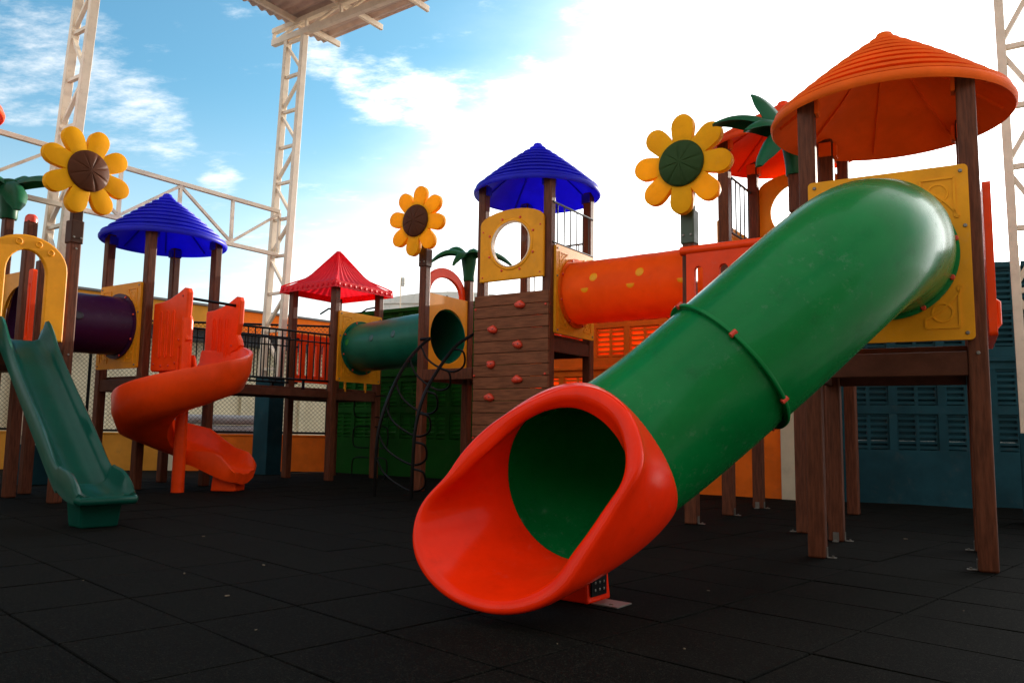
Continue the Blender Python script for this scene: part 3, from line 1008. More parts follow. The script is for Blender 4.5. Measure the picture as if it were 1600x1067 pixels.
def palm_leaf(az, length, lift, droop, wid=.10, z0=.36, th=.045, r0=.03):
    k = 16
    rings = []
    n = 12
    d = Vector((math.cos(R(az)), math.sin(R(az)), 0))
    s_ = Vector((-d.y, d.x, 0))
    for i in range(k + 1):
        t = i / k
        c = d * (r0 + length * t * (1 - .10 * t)) + Vector((0, 0, z0 + lift * t - droop * t * t))
        tz = lift - 2 * droop * t
        tang = (d * length + Vector((0, 0, tz))).normalized()
        nn = s_.cross(tang).normalized()
        if nn.z < 0: nn = -nn
        wv = max(.012, wid * (math.sin(math.pi * min(1, .20 + .74 * t)) ** .6) * (1 - .35 * max(0, t - .9) / .1))
        tv = max(.010, th * (1 - .5 * t))
        ring = []
        for j in range(n):
            a = 2 * math.pi * j / n
            x = math.cos(a) * wv
            ring.append(c + s_ * x + nn * (math.sin(a) * tv * .5 - .75 * x * x / max(wid, .01)))
        rings.append(ring)
    return MB().loft(rings, True, True, True)


def palm(label, post_top, leaves, rz=0.0):
    root = thing('palm_topper', label, 'palm ornament', post_top, rz, 'palm ornaments on posts')
    MB().lathe([(.0006, -.02), (.082, -.02), (.088, 0), (.088, .05), (.098, .14), (.118, .26), (.130, .36), (.105, .41), (.05, .43), (.0006, .435)], 28).build('vase', M_palm, root, smooth=True)
    for L_ in leaves:
        palm_leaf(*L_).build('leaf', M_palm, root, smooth=True, ang=60)
    return root


# ------------------------------------------------------------------ towers
# H: big orange roofed tower with the tube slide
tH = thing('play_tower', 'tower with large orange cone roof and yellow plate above the green tube slide', 'play tower', pH, YAWH, 'play towers')
add_post(tH, 'FL', 3.36, [(1, 0)]); add_post(tH, 'FR', 3.36, [(-1, 0)]); add_post(tH, 'BR', 3.36, [(-1, 0)]); add_post(tH, 'BL', 3.36, [(1, 0), (0, -1)])
deck(tH, 1.47)
cone_roof(tH, 3.28, .855, .70, M_orroof)
for c in CORN: roof_tab(tH, c, 3.26, M_orroof)
tube_plate(tH, 'front', 2.075, M_ye, hole=.40, w=1.01, h=1.18)
for sx in (0, S):
    inst('bolt', BOLTS, tH, Matrix.Translation((sx, -PW / 2, 1.40)) @ Matrix.Rotation(R(90), 4, 'X'))
slot_panel(tH, face('right', 1.52, PW / 2 + .012), .96, 1.05, 4, M_or, top_rail=False)
MB().tube([(S + .08, .06, 1.78), (S + .13, .06, 1.74), (S + .13, .06, 1.60), (S + .08, .06, 1.54)], .018, 8).build('grab_handle', M_or, tH, smooth=True)

# F: lower landing with sunflower and palm posts
tF = thing('play_tower', 'landing with orange slotted barrier between the green disc sunflower post and the palm post', 'play tower', pF, YAW, 'play towers')
add_post(tF, 'FL', 2.98, [(1, 0)]); add_post(tF, 'FR', 2.86, [(-1, 0)])
MB().box((S / 2, S / 2, 1.62), (S - .01, S - PW - .004, .045)).build('deck', M_deck, tF, bevel=.005)
for sd in ('front', 'left', 'right'):
    MB().box((0, -.02, 1.52), (S - PW - .004, .05, .14), face(sd)).build('beam', M_deck, tF, bevel=.006)
slot_panel(tF, face('front', 1.68, PW / 2 + .052), .98, .92, 4, M_or, slot_w=.085, top_rail=True)
MB().tube([(.75, .2, 2.62), (.80, .2, 2.74), (.92, .2, 2.76), (.98, .2, 2.66), (.98, .2, 2.4)], .018, 8).build('grab_handle', M_blk, tF, smooth=True)
slot_panel(tF, face('back', 1.70, -.12), .80, 1.08, 3, M_or)

# G: rear orange roofed tower
tG = thing('play_tower', 'rear tower with smaller orange cone roof and yellow window, behind the palm', 'play tower', pG, YAW, 'play towers')
add_post(tG, 'FL', 4.12, [(1, 0)]); add_post(tG, 'FR', 4.12); add_post(tG, 'BL', 4.12, [(1, 0), (0, -1)]); add_post(tG, 'BR', 4.12)
deck(tG, 2.06)
cone_roof(tG, 4.02, .875, .58, M_orroof2)
for c in CORN: roof_tab(tG, c, 4.02, M_orroof)
tube_plate(tG, 'left', 2.63, M_gold, hole=.405, h=1.13)
railing(tG, face('left', 0, .02), S - .06, 3.10, 3.74, 6)


def window_panel(parent, side, z0, w=.94, h=.93, hole=.30, zc=None, bubble=True, out=PW / 2 + .002, th=.045):
    zc = zc or h * .50
    top = [(w / 2, h * .82)] + [(w / 2 * math.cos(R(a)), h * .82 + h * .18 * math.sin(R(a))) for a in range(15, 180, 15)] + [(-w / 2, h * .82)]
    outer = [(-w / 2, 0), (w / 2, 0)] + top
    me = poly_mesh('window_panel', outer, [circ(0, zc, hole, 48)], -th, bevel=.012)
    o = link('window_panel', me, M_ye, parent, face(side, z0, out))
    for k in range(8):
        a = R(22.5 + 45 * k)
        inst('bolt', BOLT, o, Matrix.Translation(((hole + .065) * math.cos(a), -th, zc + (hole + .065) * math.sin(a))) @ Matrix.Rotation(R(90), 4, 'X'))
    for x, z in ((-w / 2 + .05, .06), (w / 2 - .05, .06), (-w / 2 + .05, h * .72), (w / 2 - .05, h * .72)):
        inst('bolt', BOLT, o, Matrix.Translation((x, -th, z)) @ Matrix.Rotation(R(90), 4, 'X') @ Matrix.Scale(.7, 4))
    MB().lathe([(hole + .045, 0), (hole + .030, .012), (hole + .008, .012), (hole + .004, 0)], 48, Matrix.Translation((0, -th, zc)) @ Matrix.Rotation(R(90), 4, 'X')).build('window_rim', M_ye, o, smooth=True)
    if bubble:
        prof = [(hole + .004, 0.0)] + [(hole * math.cos(R(a)), .02 + .20 * math.sin(R(a))) for a in range(0, 90, 9)] + [(.0006, .22)]
        MB().lathe(prof, 48, Matrix.Translation((0, -.004, zc)) @ Matrix.Rotation(R(90), 4, 'X')).build('bubble', M_clear, o, smooth=True)
        MB().lathe([(hole - .001, -.02), (hole - .001, .035), (hole - .012, .035), (hole - .012, -.02)], 48, Matrix.Translation((0, -.02, zc)) @ Matrix.Rotation(R(90), 4, 'X'), closed=True).build('bubble_collar', M_white, o, smooth=True)
    return o


window_panel(tG, 'back', 3.02, bubble=False, hole=.33)

# E: tall blue roofed tower with the climbing wall
tE = thing('play_tower', 'tall tower with blue cone roof and yellow bubble window above the climbing wall', 'play tower', pE, YAW, 'play towers')
for c in CORN: add_post(tE, c, 4.12)
deck(tE, 2.06)
cone_roof(tE, 4.06, .865, .72, M_blue)
for c in CORN: roof_tab(tE, c, 4.03, M_blue)
window_panel(tE, 'front', 2.775, w=.99)
tube_plate(tE, 'right', 2.63, M_gold, hole=.405, h=1.13)
railing(tE, face('right', 0, .06), S + .02, 3.22, 3.74, 6)
railing(tE, face('back', 0, .0), S - .1, 2.75, 3.42, 6)
slot_panel(tE, face('back', 2.1, -.02), .80, .50, 4, M_or)

wl = thing('climbing_wall', 'brown plank climbing wall with red holds under the bubble window', 'climbing wall', pE, YAW)
np_ = 17
ph = 2.60 / np_
for k in range(np_):
    z = k * ph
    MB().box((S / 2, -PW / 2 - .022 + random.uniform(-.002, .002), z + ph / 2), (S + .115, .040, ph - .007)).build('plank', M_plank, wl, bevel=.004, seg=1)
for x in (-.03, S + .03):
    MB().box((x, -PW / 2 - .0005 + .018, 1.3), (.05, .04, 2.58)).build('batten', M_plank, wl)
def hold(px_, py_):
    # a rock shaped hold with two finger dents, set where it sits on the wall
    best = min(((abs((q := (pE + u * x - v * .12)).x / q.y - (px_ - 800) / FPX), x) for x in [i * .005 for i in range(-10, 220)]))
    x = best[1]
    q = pE + u * x - v * .12
    dist = q.y
    ray = pix(px_, py_, dist)
    rings = []
    n = 14
    a0 = random.uniform(0, 6)
    for r_, y_ in ((.062, 0), (.066, .014), (.058, .034), (.040, .050), (.018, .054), (.002, .053)):
        rings.append([(r_ * math.cos(2 * math.pi * j / n) * (1.1 + .16 * math.sin(2 * (2 * math.pi * j / n) + a0)), -y_, r_ * math.sin(2 * math.pi * j / n) * (.80 + .14 * math.cos(3 * (2 * math.pi * j / n) + a0))) for j in range(n)])
    o = MB().loft(rings, True, False, True).build('climbing_hold', M_bolt, wl, smooth=True, ang=50, M=Matrix.Translation((x, -PW / 2 - .0425, ray.z)))
    for sx in (-.026, .026):
        MB().lathe([(.013, 0), (.011, .002), (.0006, .003)], 10, Matrix.Translation((sx, -.0495, .006)) @ Matrix.Rotation(R(72), 4, 'X')).build('finger_dent', M_dark, o)
for q in ((811, 476), (768, 515), (808, 538), (767, 569), (808, 593), (765, 621), (810, 655), (768, 690)):
    hold(*q)
for z in (2.42, 1.55, .75):
    for x in (-.035, S + .02):
        inst('bolt', BOLT, wl, Matrix.Translation((x, -PW / 2 - .043, z)) @ Matrix.Rotation(R(90), 4, 'X'))

# D: open landing between the green tube and the climbing wall
tD = thing('play_tower', 'open landing with an orange arch between a sunflower post and a palm post', 'play tower', pD, YAW, 'play towers')
add_post(tD, 'FL', 3.36); add_post(tD, 'BL', 3.12)
MB().box((S / 2 - .03, S / 2, 1.655), (S - .08, S - PW - .004, .045)).build('deck', M_deck, tD, bevel=.005)
for sd in ('front', 'left', 'back'):
    MB().box((0 if sd == 'left' else (-.03 if sd == 'front' else .03), -.035, 1.60), (S - PW - .06, .05, .15), face(sd)).build('beam', M_post, tD, bevel=.006)
tube_plate(tD, 'left', 2.20, M_gold, hole=.40, out=-.03)
arch = []
for i in range(19):
    a = R(180 * i / 18)
    arch.append(((S / 2 - .04) * math.cos(a), .62 * math.sin(a) * .62))
inn = []
for i in range(19):
    a = R(180 - 180 * i / 18)
    inn.append(((S / 2 - .16) * math.cos(a), .62 * math.sin(a) * .42 - .02))
me = poly_mesh('arch_panel', [(S / 2 - .04, -.30)] + arch + [(-S / 2 + .04, -.30)] + [(-S / 2 + .16, -.30)] + inn + [(S / 2 - .16, -.30)], [], -.05, bevel=.012)
o = link('arch_panel', me, M_or, tD, face('left', 2.83, .02))
for a in (35, 65, 115, 145):
    MB().lathe([(.03, -.004), (.034, .006), (.022, .010), (.0006, .004)], 16, Matrix.Translation((.42 * math.cos(R(a)), -.05, .33 * math.sin(R(a)) - .02)) @ Matrix.Rotation(R(90), 4, 'X')).build('moulded_knob', M_or, o, smooth=True)

# C: red pagoda roofed tower
tC = thing('play_tower', 'tower with red pagoda roof between the bridge and the green tube', 'play tower', pC, YAW, 'play towers')
for c in CORN: add_post(tC, c, 3.20)
MB().box((S / 2, S / 2, 1.47), (S + .05, S - PW - .004, .045)).build('deck', M_deck, tC, bevel=.005)
for sd in ('front', 'back', 'left', 'right'):
    MB().box((0, -.02, 1.375), (S - PW - .004, .05, .14), face(sd)).build('beam', M_deck, tC, bevel=.006)
tube_plate(tC, 'right', 2.19, M_gold, hole=.405)
slot_panel(tC, face('left', 1.62, -.02), .90, .84, 5, M_or, slot_w=.075)
for x in (-.25, .22):
    MB().box((x, -.02, 1.53), (.03, .03, .16), face('right')).build('spacer', M_gold, tC)
def pagoda(parent, a, z0, ht):
    """square roof with swept ribbed sides and a scalloped skirt"""
    b = MB()
    nr, nc = 10, 36
    for q in range(4):
        Mq = RZ(R(90 * q))
        rows = []
        for i in range(nr + 1):
            t = i / nr
            half = a * (1 - t) ** 1.0 * (1) + .028 * t
            z = z0 + ht * (t ** 1.75 * .8 + .2 * t)
            row = []
            for j in range(nc + 1):
                sx = -1 + 2 * j / nc
                rib = .013 * (1 - abs(sx) ** 8) * math.sin(j / nc * math.pi * 18) * (1 - .6 * t)
                row.append((sx * half, -half - rib * .3, z + rib))
            rows.append(row)
        t_ = MB().loft(rows, closed=False)
        b.add(t_.v, t_.f, Mq)
    o = b.build('roof', M_red, parent, smooth=True, ang=60, M=Matrix.Translation((S / 2, S / 2, 0)))
    for q in range(4):
        Mq = RZ(R(90 * q))
        sk = MB().add([(-a - .012, -a - .012, z0 - .10), (a + .012, -a - .012, z0 - .10), (a, -a, z0 + .012), (-a, -a, z0 + .012),
                       (-a + .01, -a + .008, z0 - .10), (a - .01, -a + .008, z0 - .10), (a - .02, -a + .02, z0 + .0), (-a + .02, -a + .02, z0 + .0)],
                      [(0, 1, 2, 3), (4, 7, 6, 5), (0, 4, 5, 1), (3, 2, 6, 7)], Mq)
        sk.build('skirt', M_red, o)
        cb = MB()
        cb.bar(Vector((-a, -a, z0 + .012)), Vector((-a * .5, -a * .5, z0 + ht * .30)), .03, .02)
        cb.bar(Vector((-a * .5, -a * .5, z0 + ht * .325)), Vector((-.03, -.03, z0 + ht)), .03, .02)
        q2 = MB(); q2.add(cb.v, cb.f, Mq); q2.build('hip_rib', M_red, o)
        for k in range(11):
            x = -a + .06 + k * (2 * a - .12) / 10
            MB().lathe([(.032, 0), (.030, .008), (.022, .013), (.0006, .013)], 12, Mq @ Matrix.Translation((x, -a - .008, z0 - .045)) @ Matrix.Rotation(R(90), 4, 'X')).build('scallop', M_red, o, smooth=True)
    MB().box((0, 0, z0 + ht + .01), (.07, .07, .03)).build('roof_cap', M_red, o, bevel=.008)
pagoda(tC, .675, 3.24, .66)
MB().tube([(.55, S - .02, 2.86), (.75, S - .02, 2.95), (S, S - .02, 2.97)], .016, 8).build('grab_handle', M_blk, tC, smooth=True)
MB().tube([(.35, .3, 2.80), (.55, .3, 2.88), (.80, .3, 2.84), (.95, .3, 2.70)], .016, 8).build('grab_handle', M_blk, tC, smooth=True)

# B: left blue roofed tower
tB = thing('play_tower', 'left tower with blue cone roof and the orange spiral slide entrance', 'play tower', pB, YAW, 'play towers')
for c in CORN: add_post(tB, c, 3.56)
deck(tB, 1.52)
cone_roof(tB, 3.50, .865, .72, M_blue)
for c in CORN: roof_tab(tB, c, 3.47, M_blue)
tube_plate(tB, 'front', 2.19, M_gold, hole=.395)

# A: slide tower at the left edge
tA = thing('play_tower', 'landing with a yellow arch at the top of the teal slide, left edge', 'play tower', pA, YAW, 'play towers')
add_post(tA, 'BR', 3.06); add_post(tA, 'FR', 3.06); add_post(tA, 'FL', 3.06)
o = add_post(tA, 'BL', 3.24)
MB().lathe([(.064, -.03), (.070, -.03), (.070, .01), (.062, .045), (.040, .068), (.0006, .076)], 24, Matrix.Translation((0, S, 3.25))).build('domed_cap', M_bolt, tA, smooth=True)
deck(tA, 1.66)
aw = S / 2 - .095
ah = 1.06
ao = [(aw, 0)] + [(aw, ah - .30)] + [(aw * math.cos(R(a)), ah - .30 + .34 * math.sin(R(a))) for a in range(12, 180, 12)] + [(-aw, ah - .30), (-aw, 0)]
ai = [(-aw + .22, 0), (-aw + .22, ah - .36)] + [((aw - .22) * math.cos(R(180 - a)), ah - .36 + .24 * math.sin(R(a))) for a in range(15, 180, 15)] + [(aw - .22, ah - .36), (aw - .22, 0)]
me = poly_mesh('arch_panel', ao + ai, [], -.055, bevel=.014)
o = link('arch_panel', me, M_ye, tA, face('right', 1.72, PW / 2))
for a in (45, 72, 108):
    MB().lathe([(.034, -.006), (.038, .004), (.028, .008), (.018, -.004), (.0006, -.006)], 18, Matrix.Translation(((aw - .10) * math.cos(R(a)), -.055, ah - .31 + .275 * math.sin(R(a)))) @ Matrix.Rotation(R(90), 4, 'X')).build('moulded_ring', M_ye, o, smooth=True)
slot_panel(tA, face('back', 1.70, -.08) @ Matrix.Translation((.24, 0, 0)), .10, .92, 1, M_or, slot_w=.03)
for z in (1.60, 2.78):
    inst('bolt', BOLTS, tA, Matrix.Translation((S + PW / 2, S, z)) @ Matrix.Rotation(R(90), 4, 'Y'))
inst('bolt', BOLT, tA, Matrix.Translation((S, S + PW / 2, 2.72)) @ Matrix.Rotation(R(-90), 4, 'X'))
inst('bolt', BOLT, tA, Matrix.Translation((S, S + PW / 2, 1.95)) @ Matrix.Rotation(R(-90), 4, 'X'))

# K: frame that takes the far end of the purple tube, with the palm on its post
pK = Vector((-6.72, 10.40, 0)) - v * S
tK = thing('play_tower', 'palm post tower with the far plate of the purple tube, left edge', 'play tower', pK, YAW, 'play towers')
add_post(tK, 'BL', 3.56); add_post(tK, 'BR', 2.86)
MB().box((S / 2, S / 2, 1.50), (S, S - PW - .004, .045)).build('deck', M_deck, tK, bevel=.005)
tube_plate(tK, 'back', 2.19, M_gold, hole=.395, out=-.02)

# L: tower out of frame whose roof edge shows at the left
cL = pix(-128, 150, 9.1)
tL = thing('play_tower', 'tower with orange cone roof, only its rim showing at the left edge', 'play tower', (cL.x - (u + v).x * S / 2, cL.y - (u + v).y * S / 2, 0), YAW, 'play towers')
for c in CORN: add_post(tL, c, 4.66)
deck(tL, 2.06)
cone_roof(tL, 4.62, .875, .72, M_orroof2)

# toppers
sunflower('yellow sunflower with a brown disc on the post beside the teal slide', corner(pA, 'BR') + Vector((0, 0, 3.06)), YAW + R(90), M_disc, M_sleeve, rot=15, zc=.58)
sunflower('small looking yellow sunflower with a brown disc, turned left beside the loop climber', corner(pD, 'FL') + Vector((0, 0, 3.36)), YAW, M_disc, M_sleeve, rot=9, zc=.40, fwd=.20)
sunflower('yellow sunflower with a dark green disc above the orange crawl tube', corner(pF, 'FL') + Vector((0, 0, 2.98)), YAW, M_discg, M_sleeveg, rot=3, zc=.48, sleeve_h=.34)
pl1 = palm('green palm ornament on the post at the left edge', corner(pK, 'BL') + Vector((0, 0, 3.56)),
     [(-5, .66, .40, .42, .11), (-48, .46, .14, .50, .14), (60, .50, .50, .30, .12), (100, .46, .46, .24, .12), (150, .60, .38, .36, .11), (-120, .58, .36, .34, .11), (215, .58, .36, .34, .11)])
pl1.scale = (1.2, 1.2, 1.2)
palm('green palm ornament between the orange arch and the bubble window', corner(pD, 'BL') + Vector((0, 0, 3.12)),
     [(178, .66, .50, .62, .085), (140, .50, .62, .50, .085), (5, .74, .46, .62, .085), (50, .62, .56, .46, .085), (-72, .36, .30, .30, .12), (-125, .40, .30, .50, .09)])
palm('large dark green palm ornament in front of the rear orange roof', corner(pF, 'FR') + Vector((0, 0, 2.86 + .38)),
     [(178, .80, .60, .50, .12), (205, .62, .36, .42, .12), (-142, .60, .20, .62, .15), (150, .40, .86, .40, .16), (30, .55, .40, .36, .11), (-30, .50, .36, .38, .11)])
MB().box((S, 0, 3.05), (PW, PW, .36)).build('post_extension', M_post, tF, bevel=.014)

# ------------------------------------------------------------------ crawl tubes
def crawl_tube(label, a, b, m_, r=.40, n=48, rows=(), na=None, nb=None):
    a, b = Vector(a), Vector(b)
    root = thing('crawl_tube', label, 'crawl tube', (a.x, a.y, 0), 0, 'crawl tubes between towers')
    A, B = a - Vector((a.x, a.y, 0)), b - Vector((a.x, a.y, 0))
    d = (B - A)
    L = d.length
    d.normalize()
    x = Vector((0, 0, 1)).cross(d).normalized()
    y = d.cross(x)
    M = Matrix((x, y, d)).transposed().to_4x4()
    M.translation = A
    k = 14
    x0, x1 = (-.08 if na else 0), (L + .08 if nb else L)
    prof = [(r + .002 * math.sin(i * 2.1), x0 + (x1 - x0) * i / k) for i in range(k + 1)] + [(r - .014, x1), (r - .014, x0)]
    o = MB().lathe(prof, n, closed=True).build('barrel', m_, root, smooth=True, ang=40, M=M)
    # flanges lie flat on the plates they are bolted to
    for pt, nv in ((A, na), (B, nb)):
        if nv is None: continue
        nv = Vector(nv)
        fx_ = Vector((0, 0, 1)).cross(nv).normalized()
        Mq = Matrix((fx_, nv.cross(fx_), nv)).transposed().to_4x4(); Mq.translation = pt
        f_ = MB().lathe([(r - .012, -.004), (r + .052, -.004), (r + .052, .024), (r - .012, .024)], n, closed=True).build('flange', m_, root, smooth=True, ang=40, M=Mq)
        for j in range(8):
            an = 2 * math.pi * (j + .4) / 8
            inst('bolt', BOLT, f_, Matrix.Translation(((r + .030) * math.cos(an), (r + .030) * math.sin(an), .024)))
    # portholes: disc patches that follow the barrel
    for t, ang, rp, half, mm, nm in rows:
        rings = []
        for rr in (0.001, rp * .55, rp * .9, rp):
            ring = []
            for j in range(20):
                q = 2 * math.pi * j / 20
                dx, dz = rr * math.cos(q), rr * math.sin(q)
                if half and dx < 0: dx *= .04
                aa = ang + dx / r
                bump = .005 if rr < rp * .95 else .0015
                ring.append(((r + bump) * math.cos(aa), (r + bump) * math.sin(aa), L * t + dz))
            rings.append(ring)
        MB().loft(rings).build(nm, mm, o, smooth=True)
    return root


M_porth = mat('yellow_porthole_plastic', (1.0, 0.66, 0.0), 0.4, 0.03, 6.0, transl=0.5)
M_portd = mat('dark_green_porthole', (0.004, 0.05, 0.035), 0.35, 0.1, 6.0)
M_portg = mat('light_green_porthole', (0.02, 0.30, 0.05), 0.35, 0.1, 6.0, transl=0.4)
M_portp = mat('dark_purple_porthole', (0.012, 0.003, 0.012), 0.35, 0.1, 6.0)
cE = corner(pE, 'FR') + v * S / 2
cG = corner(pG, 'FL') + v * S / 2
# in the barrel frame x = up cross d, y = up-ish: angle measured from x; camera side found below
def cam_angle(a, b, dz):
    """barrel angle of the line at height dz above the axis on the camera side"""
    d = (Vector(b) - Vector(a)).normalized()
    x = Vector((0, 0, 1)).cross(d).normalized()
    side = 0.0 if x.dot(-Vector(a)) > 0 else math.pi
    el = math.asin(dz / .40)
    return el if side == 0.0 else math.pi - el
def rows_for(a, b, specs):
    out = []
    for t, dz, rp, half, mm in specs:
        out.append((t, cam_angle(a, b, dz), rp, half, mm, 'porthole'))
    return out
a_, b_ = cE + Vector((0, 0, 2.63)) + u * (PW / 2 + .04), cG + Vector((0, 0, 2.63)) - u * (PW / 2 + .04)
sp = []
for t0 in (.23, .53, .84):
    sp += [(t0, .11, .056, False, M_porth), (t0 - .055, -.02, .056, True, M_porth)]
crawl_tube('orange crawl tube with yellow round portholes joined to the climbing wall tower', a_, b_, M_ortube, rows=rows_for(a_, b_, sp), na=u, nb=-u)
cC = corner(pC, 'FR') + v * S / 2
cD = corner(pD, 'FL') + v * S / 2
a_, b_ = cC + Vector((0, 0, 2.19)) + u * (PW / 2 + .04), cD + Vector((0, 0, 2.20)) - u * .05
crawl_tube('dark green crawl tube with round portholes beside the red roofed tower', a_, b_, M_grt, rows=rows_for(a_, b_, [(.10, .05, .055, False, M_portg), (.42, .06, .06, False, M_portd), (.68, .07, .06, False, M_portd)]), na=u, nb=None)
cB = pB + u * S / 2
cK = corner(pK, 'BL') + u * S / 2
a_, b_ = cB + Vector((0, 0, 2.19)) - v * (PW / 2 + .04), cK + Vector((0, 0, 2.19)) + v * .05
crawl_tube('dark purple crawl tube joined to the left blue roofed tower', a_, b_, M_purple, rows=rows_for(a_, b_, [(.52, .05, .06, False, M_portp)]), na=-v, nb=v)

# ------------------------------------------------------------------ the green tube slide with its orange exit
P0 = pH + uH * S / 2 - vH * (PW / 2 + .037) + Vector((0, 0, 2.075))
dh = Vector((-.645, -.745, -.17)).normalized()
O_ = Vector((.285, 3.93, .605))
ctrl = [P0, P0 - vH * .30, P0 - vH * .62 + Vector((-.02, 0, -.05)), Vector((1.87, 4.42, 1.82)), Vector((1.27, 4.25, 1.31)), Vector((.83, 4.21, .935)), Vector((.56, 4.14, .74)), O_ - dh * .14, O_]
path = spline(ctrl, 12)
sld = thing('tube_slide', 'big green tube slide with an orange scoop exit in the foreground', 'slide', (0.3, 3.95, 0))
org = Vector((0.3, 3.95, 0))
path = [p - org for p in path]
iF = 51                                  # joint between the two green sections
def sweep_hollow(pts, ro, ri, n=64):
    out = MB().tube(pts, ro, n, caps=False)
    inn = MB().tube(pts, ri, n, caps=False)
    b = MB()
    k = len(pts)
    b.add(out.v, out.f); b.add(inn.v, inn.f)
    N = k * n
    for e in (0, (k - 1) * n):
        b.f += [(e + j, e + (j + 1) % n, N + e + (j + 1) % n, N + e + j) for j in range(n)]
    return b
sweep_hollow(path[:iF + 1], lambda t: .418 - .024 * t, .378).build('upper_barrel', M_gr, sld, smooth=True, ang=50)
sweep_hollow(path[iF:], .392, .376).build('lower_barrel', M_gr, sld, smooth=True, ang=50)
# moulded joint flange with bolts
def ring_at(i, w, ro, name, m_, nb=0, a_off=0.0):
    c = path[i]
    d = (path[min(i + 1, len(path) - 1)] - path[max(i - 1, 0)]).normalized()
    x = d.cross(Vector((0, 0, 1))).normalized()
    y = x.cross(d)
    M = Matrix((x, y, d)).transposed().to_4x4(); M.translation = c
    o = MB().lathe([(.390, -w), (ro, -w), (ro, w), (.390, w)], 64, closed=True).build(name, m_, sld, smooth=True, ang=40, M=M, bevel=.004)
    for j in range(nb):
        an = 2 * math.pi * j / nb + a_off
        MB().tube([(ro * math.cos(an) * .985, ro * math.sin(an) * .985, -w * 1.8), (ro * math.cos(an) * .985, ro * math.sin(an) * .985, w * 1.8)], .014, 10).build('bolt', M_bolt, o, smooth=True)
    return o
ring_at(iF, .010, .422, 'joint_flange', M_gr, 6, .62)
# flange on the yellow plate
Mf = RZ(YAWH, P0 - org) @ Matrix.Rotation(R(90), 4, 'X')
fl = MB().lathe([(.385, -.002), (.440, -.002), (.440, .022), (.410, .030), (.385, .030)], 64, closed=True).build('plate_flange', M_gr, sld, smooth=True, ang=40, M=Mf)
for j in range(10):
    an = 2 * math.pi * j / 10 + .2
    inst('bolt', BOLT, fl, Matrix.Translation((.424 * math.cos(an), .424 * math.sin(an), .024)) @ Matrix.Scale(1.2, 4))

# exit scoop: moulded hollow hood, inner skin from the tube mouth to the lip, outer skin back over the barrel
O = path[-1].copy()
upv = (Vector((0, 0, 1)) - dh * dh.z).normalized()
sdv = dh.cross(upv).normalized()
NL = 96
Ltab = [(0, .12), (30, .13), (60, .18), (80, .25), (95, .34), (110, .50), (125, .59), (150, .61), (180, .60)]
dl_ = Vector((-.775, -.61, -.15)).normalized()
Rtab = [(0, .445), (50, .470), (90, .498), (110, .530), (130, .562), (150, .550), (180, .505)]
ib = len(path) - 26
cb_, db_ = path[ib], (path[ib + 1] - path[ib - 1]).normalized()
def ringpt(c, d, up_, r, a):
    s_ = d.cross(up_).normalized()
    u_ = s_.cross(d).normalized()
    return c + (u_ * math.cos(a) + s_ * math.sin(a)) * r
rows = []
def row(fn):
    rows.append([fn(2 * math.pi * j / NL) for j in range(NL)])
def deg(a):
    q = math.degrees(a) % 360
    return q if q <= 180 else 360 - q
Z1 = Vector((0, 0, 1))
row(lambda a: ringpt(O - dh * .004, dh, Z1, .388, a))
row(lambda a: ringpt(O + dh * .002, dh, Z1, .374, a))
# outline of the lip (outer and inner edge), measured on the photograph and laid on the slanting plane of the mouth
LIP_O = [(904, 598), (851, 614), (801, 638), (756, 669), (719, 708), (694, 746), (669, 771), (651, 799), (643, 840), (649, 877), (674, 915), (711, 943), (756, 959), (797, 962), (839, 953), (884, 926), (917, 878), (946, 832), (971, 791), (993, 754), (1004, 722), (1001, 684), (987, 646), (955, 614)]
LIP_I = [(888, 627), (850, 638), (810, 661), (764, 704), (740, 725), (717, 749), (694, 768), (674, 791), (664, 824), (670, 861), (690, 896), (723, 920), (760, 933), (797, 934), (834, 924), (867, 901), (893, 865), (921, 828), (946, 791), (970, 757), (978, 725), (974, 688), (958, 655), (925, 633)]
def lip_ring(tab, cx, cy, dpt):
    pts = []
    for x, y in tab:
        Y = 6.218 - .001797 * x - .001325 * y - dpt
        pts.append((math.atan2(-(x - cx), -(y - cy)) % (2 * math.pi), pix(x, y, Y) - org))
    pts.sort(key=lambda q: q[0])
    n = len(pts)
    ang = [p[0] - 2 * math.pi for p in pts[-2:]] + [p[0] for p in pts] + [p[0] + 2 * math.pi for p in pts[:3]]
    P = [p[1] for p in pts[-2:]] + [p[1] for p in pts] + [p[1] for p in pts[:3]]
    out = []
    for j in range(NL):
        a = 2 * math.pi * j / NL
        for i in range(1, len(ang) - 2):
            if ang[i] <= a < ang[i + 1]:
                t = (a - ang[i]) / (ang[i + 1] - ang[i])
                p0, p1, p2, p3 = P[i - 1], P[i], P[i + 1], P[i + 2]
                out.append(0.5 * ((2 * p1) + (p2 - p0) * t + (2 * p0 - 5 * p1 + 4 * p2 - p3) * t * t + (3 * p1 - p0 - 3 * p2 + p3) * t ** 3))
                break
    return out
inner0 = rows[-1]
lo0 = lip_ring(LIP_O, 820, 780, 0.0)
li = lip_ring(LIP_I, 820, 780, -.012)
for _ in range(2):                       # iron out the measuring noise
    lo0 = [(lo0[j - 1] + lo0[j] * 2 + lo0[(j + 1) % NL]) / 4 for j in range(NL)]
    li = [(li[j - 1] + li[j] * 2 + li[(j + 1) % NL]) / 4 for j in range(NL)]
nrm = Vector((-.60, -.76, .20)).normalized()
for t in (.2, .4, .6, .8, .93):
    rows.append([inner0[j].lerp(li[j], t) + Vector((0, 0, 0)) for j in range(NL)])
rows.append(li)
for t, b_ in ((.12, .012), (.32, .020), (.55, .022), (.78, .016), (.94, .004)):
    rows.append([li[j].lerp(lo0[j], t) + nrm * b_ for j in range(NL)])
lo_ = [lo0[j] - nrm * .018 for j in range(NL)]
rows.append(lo_)
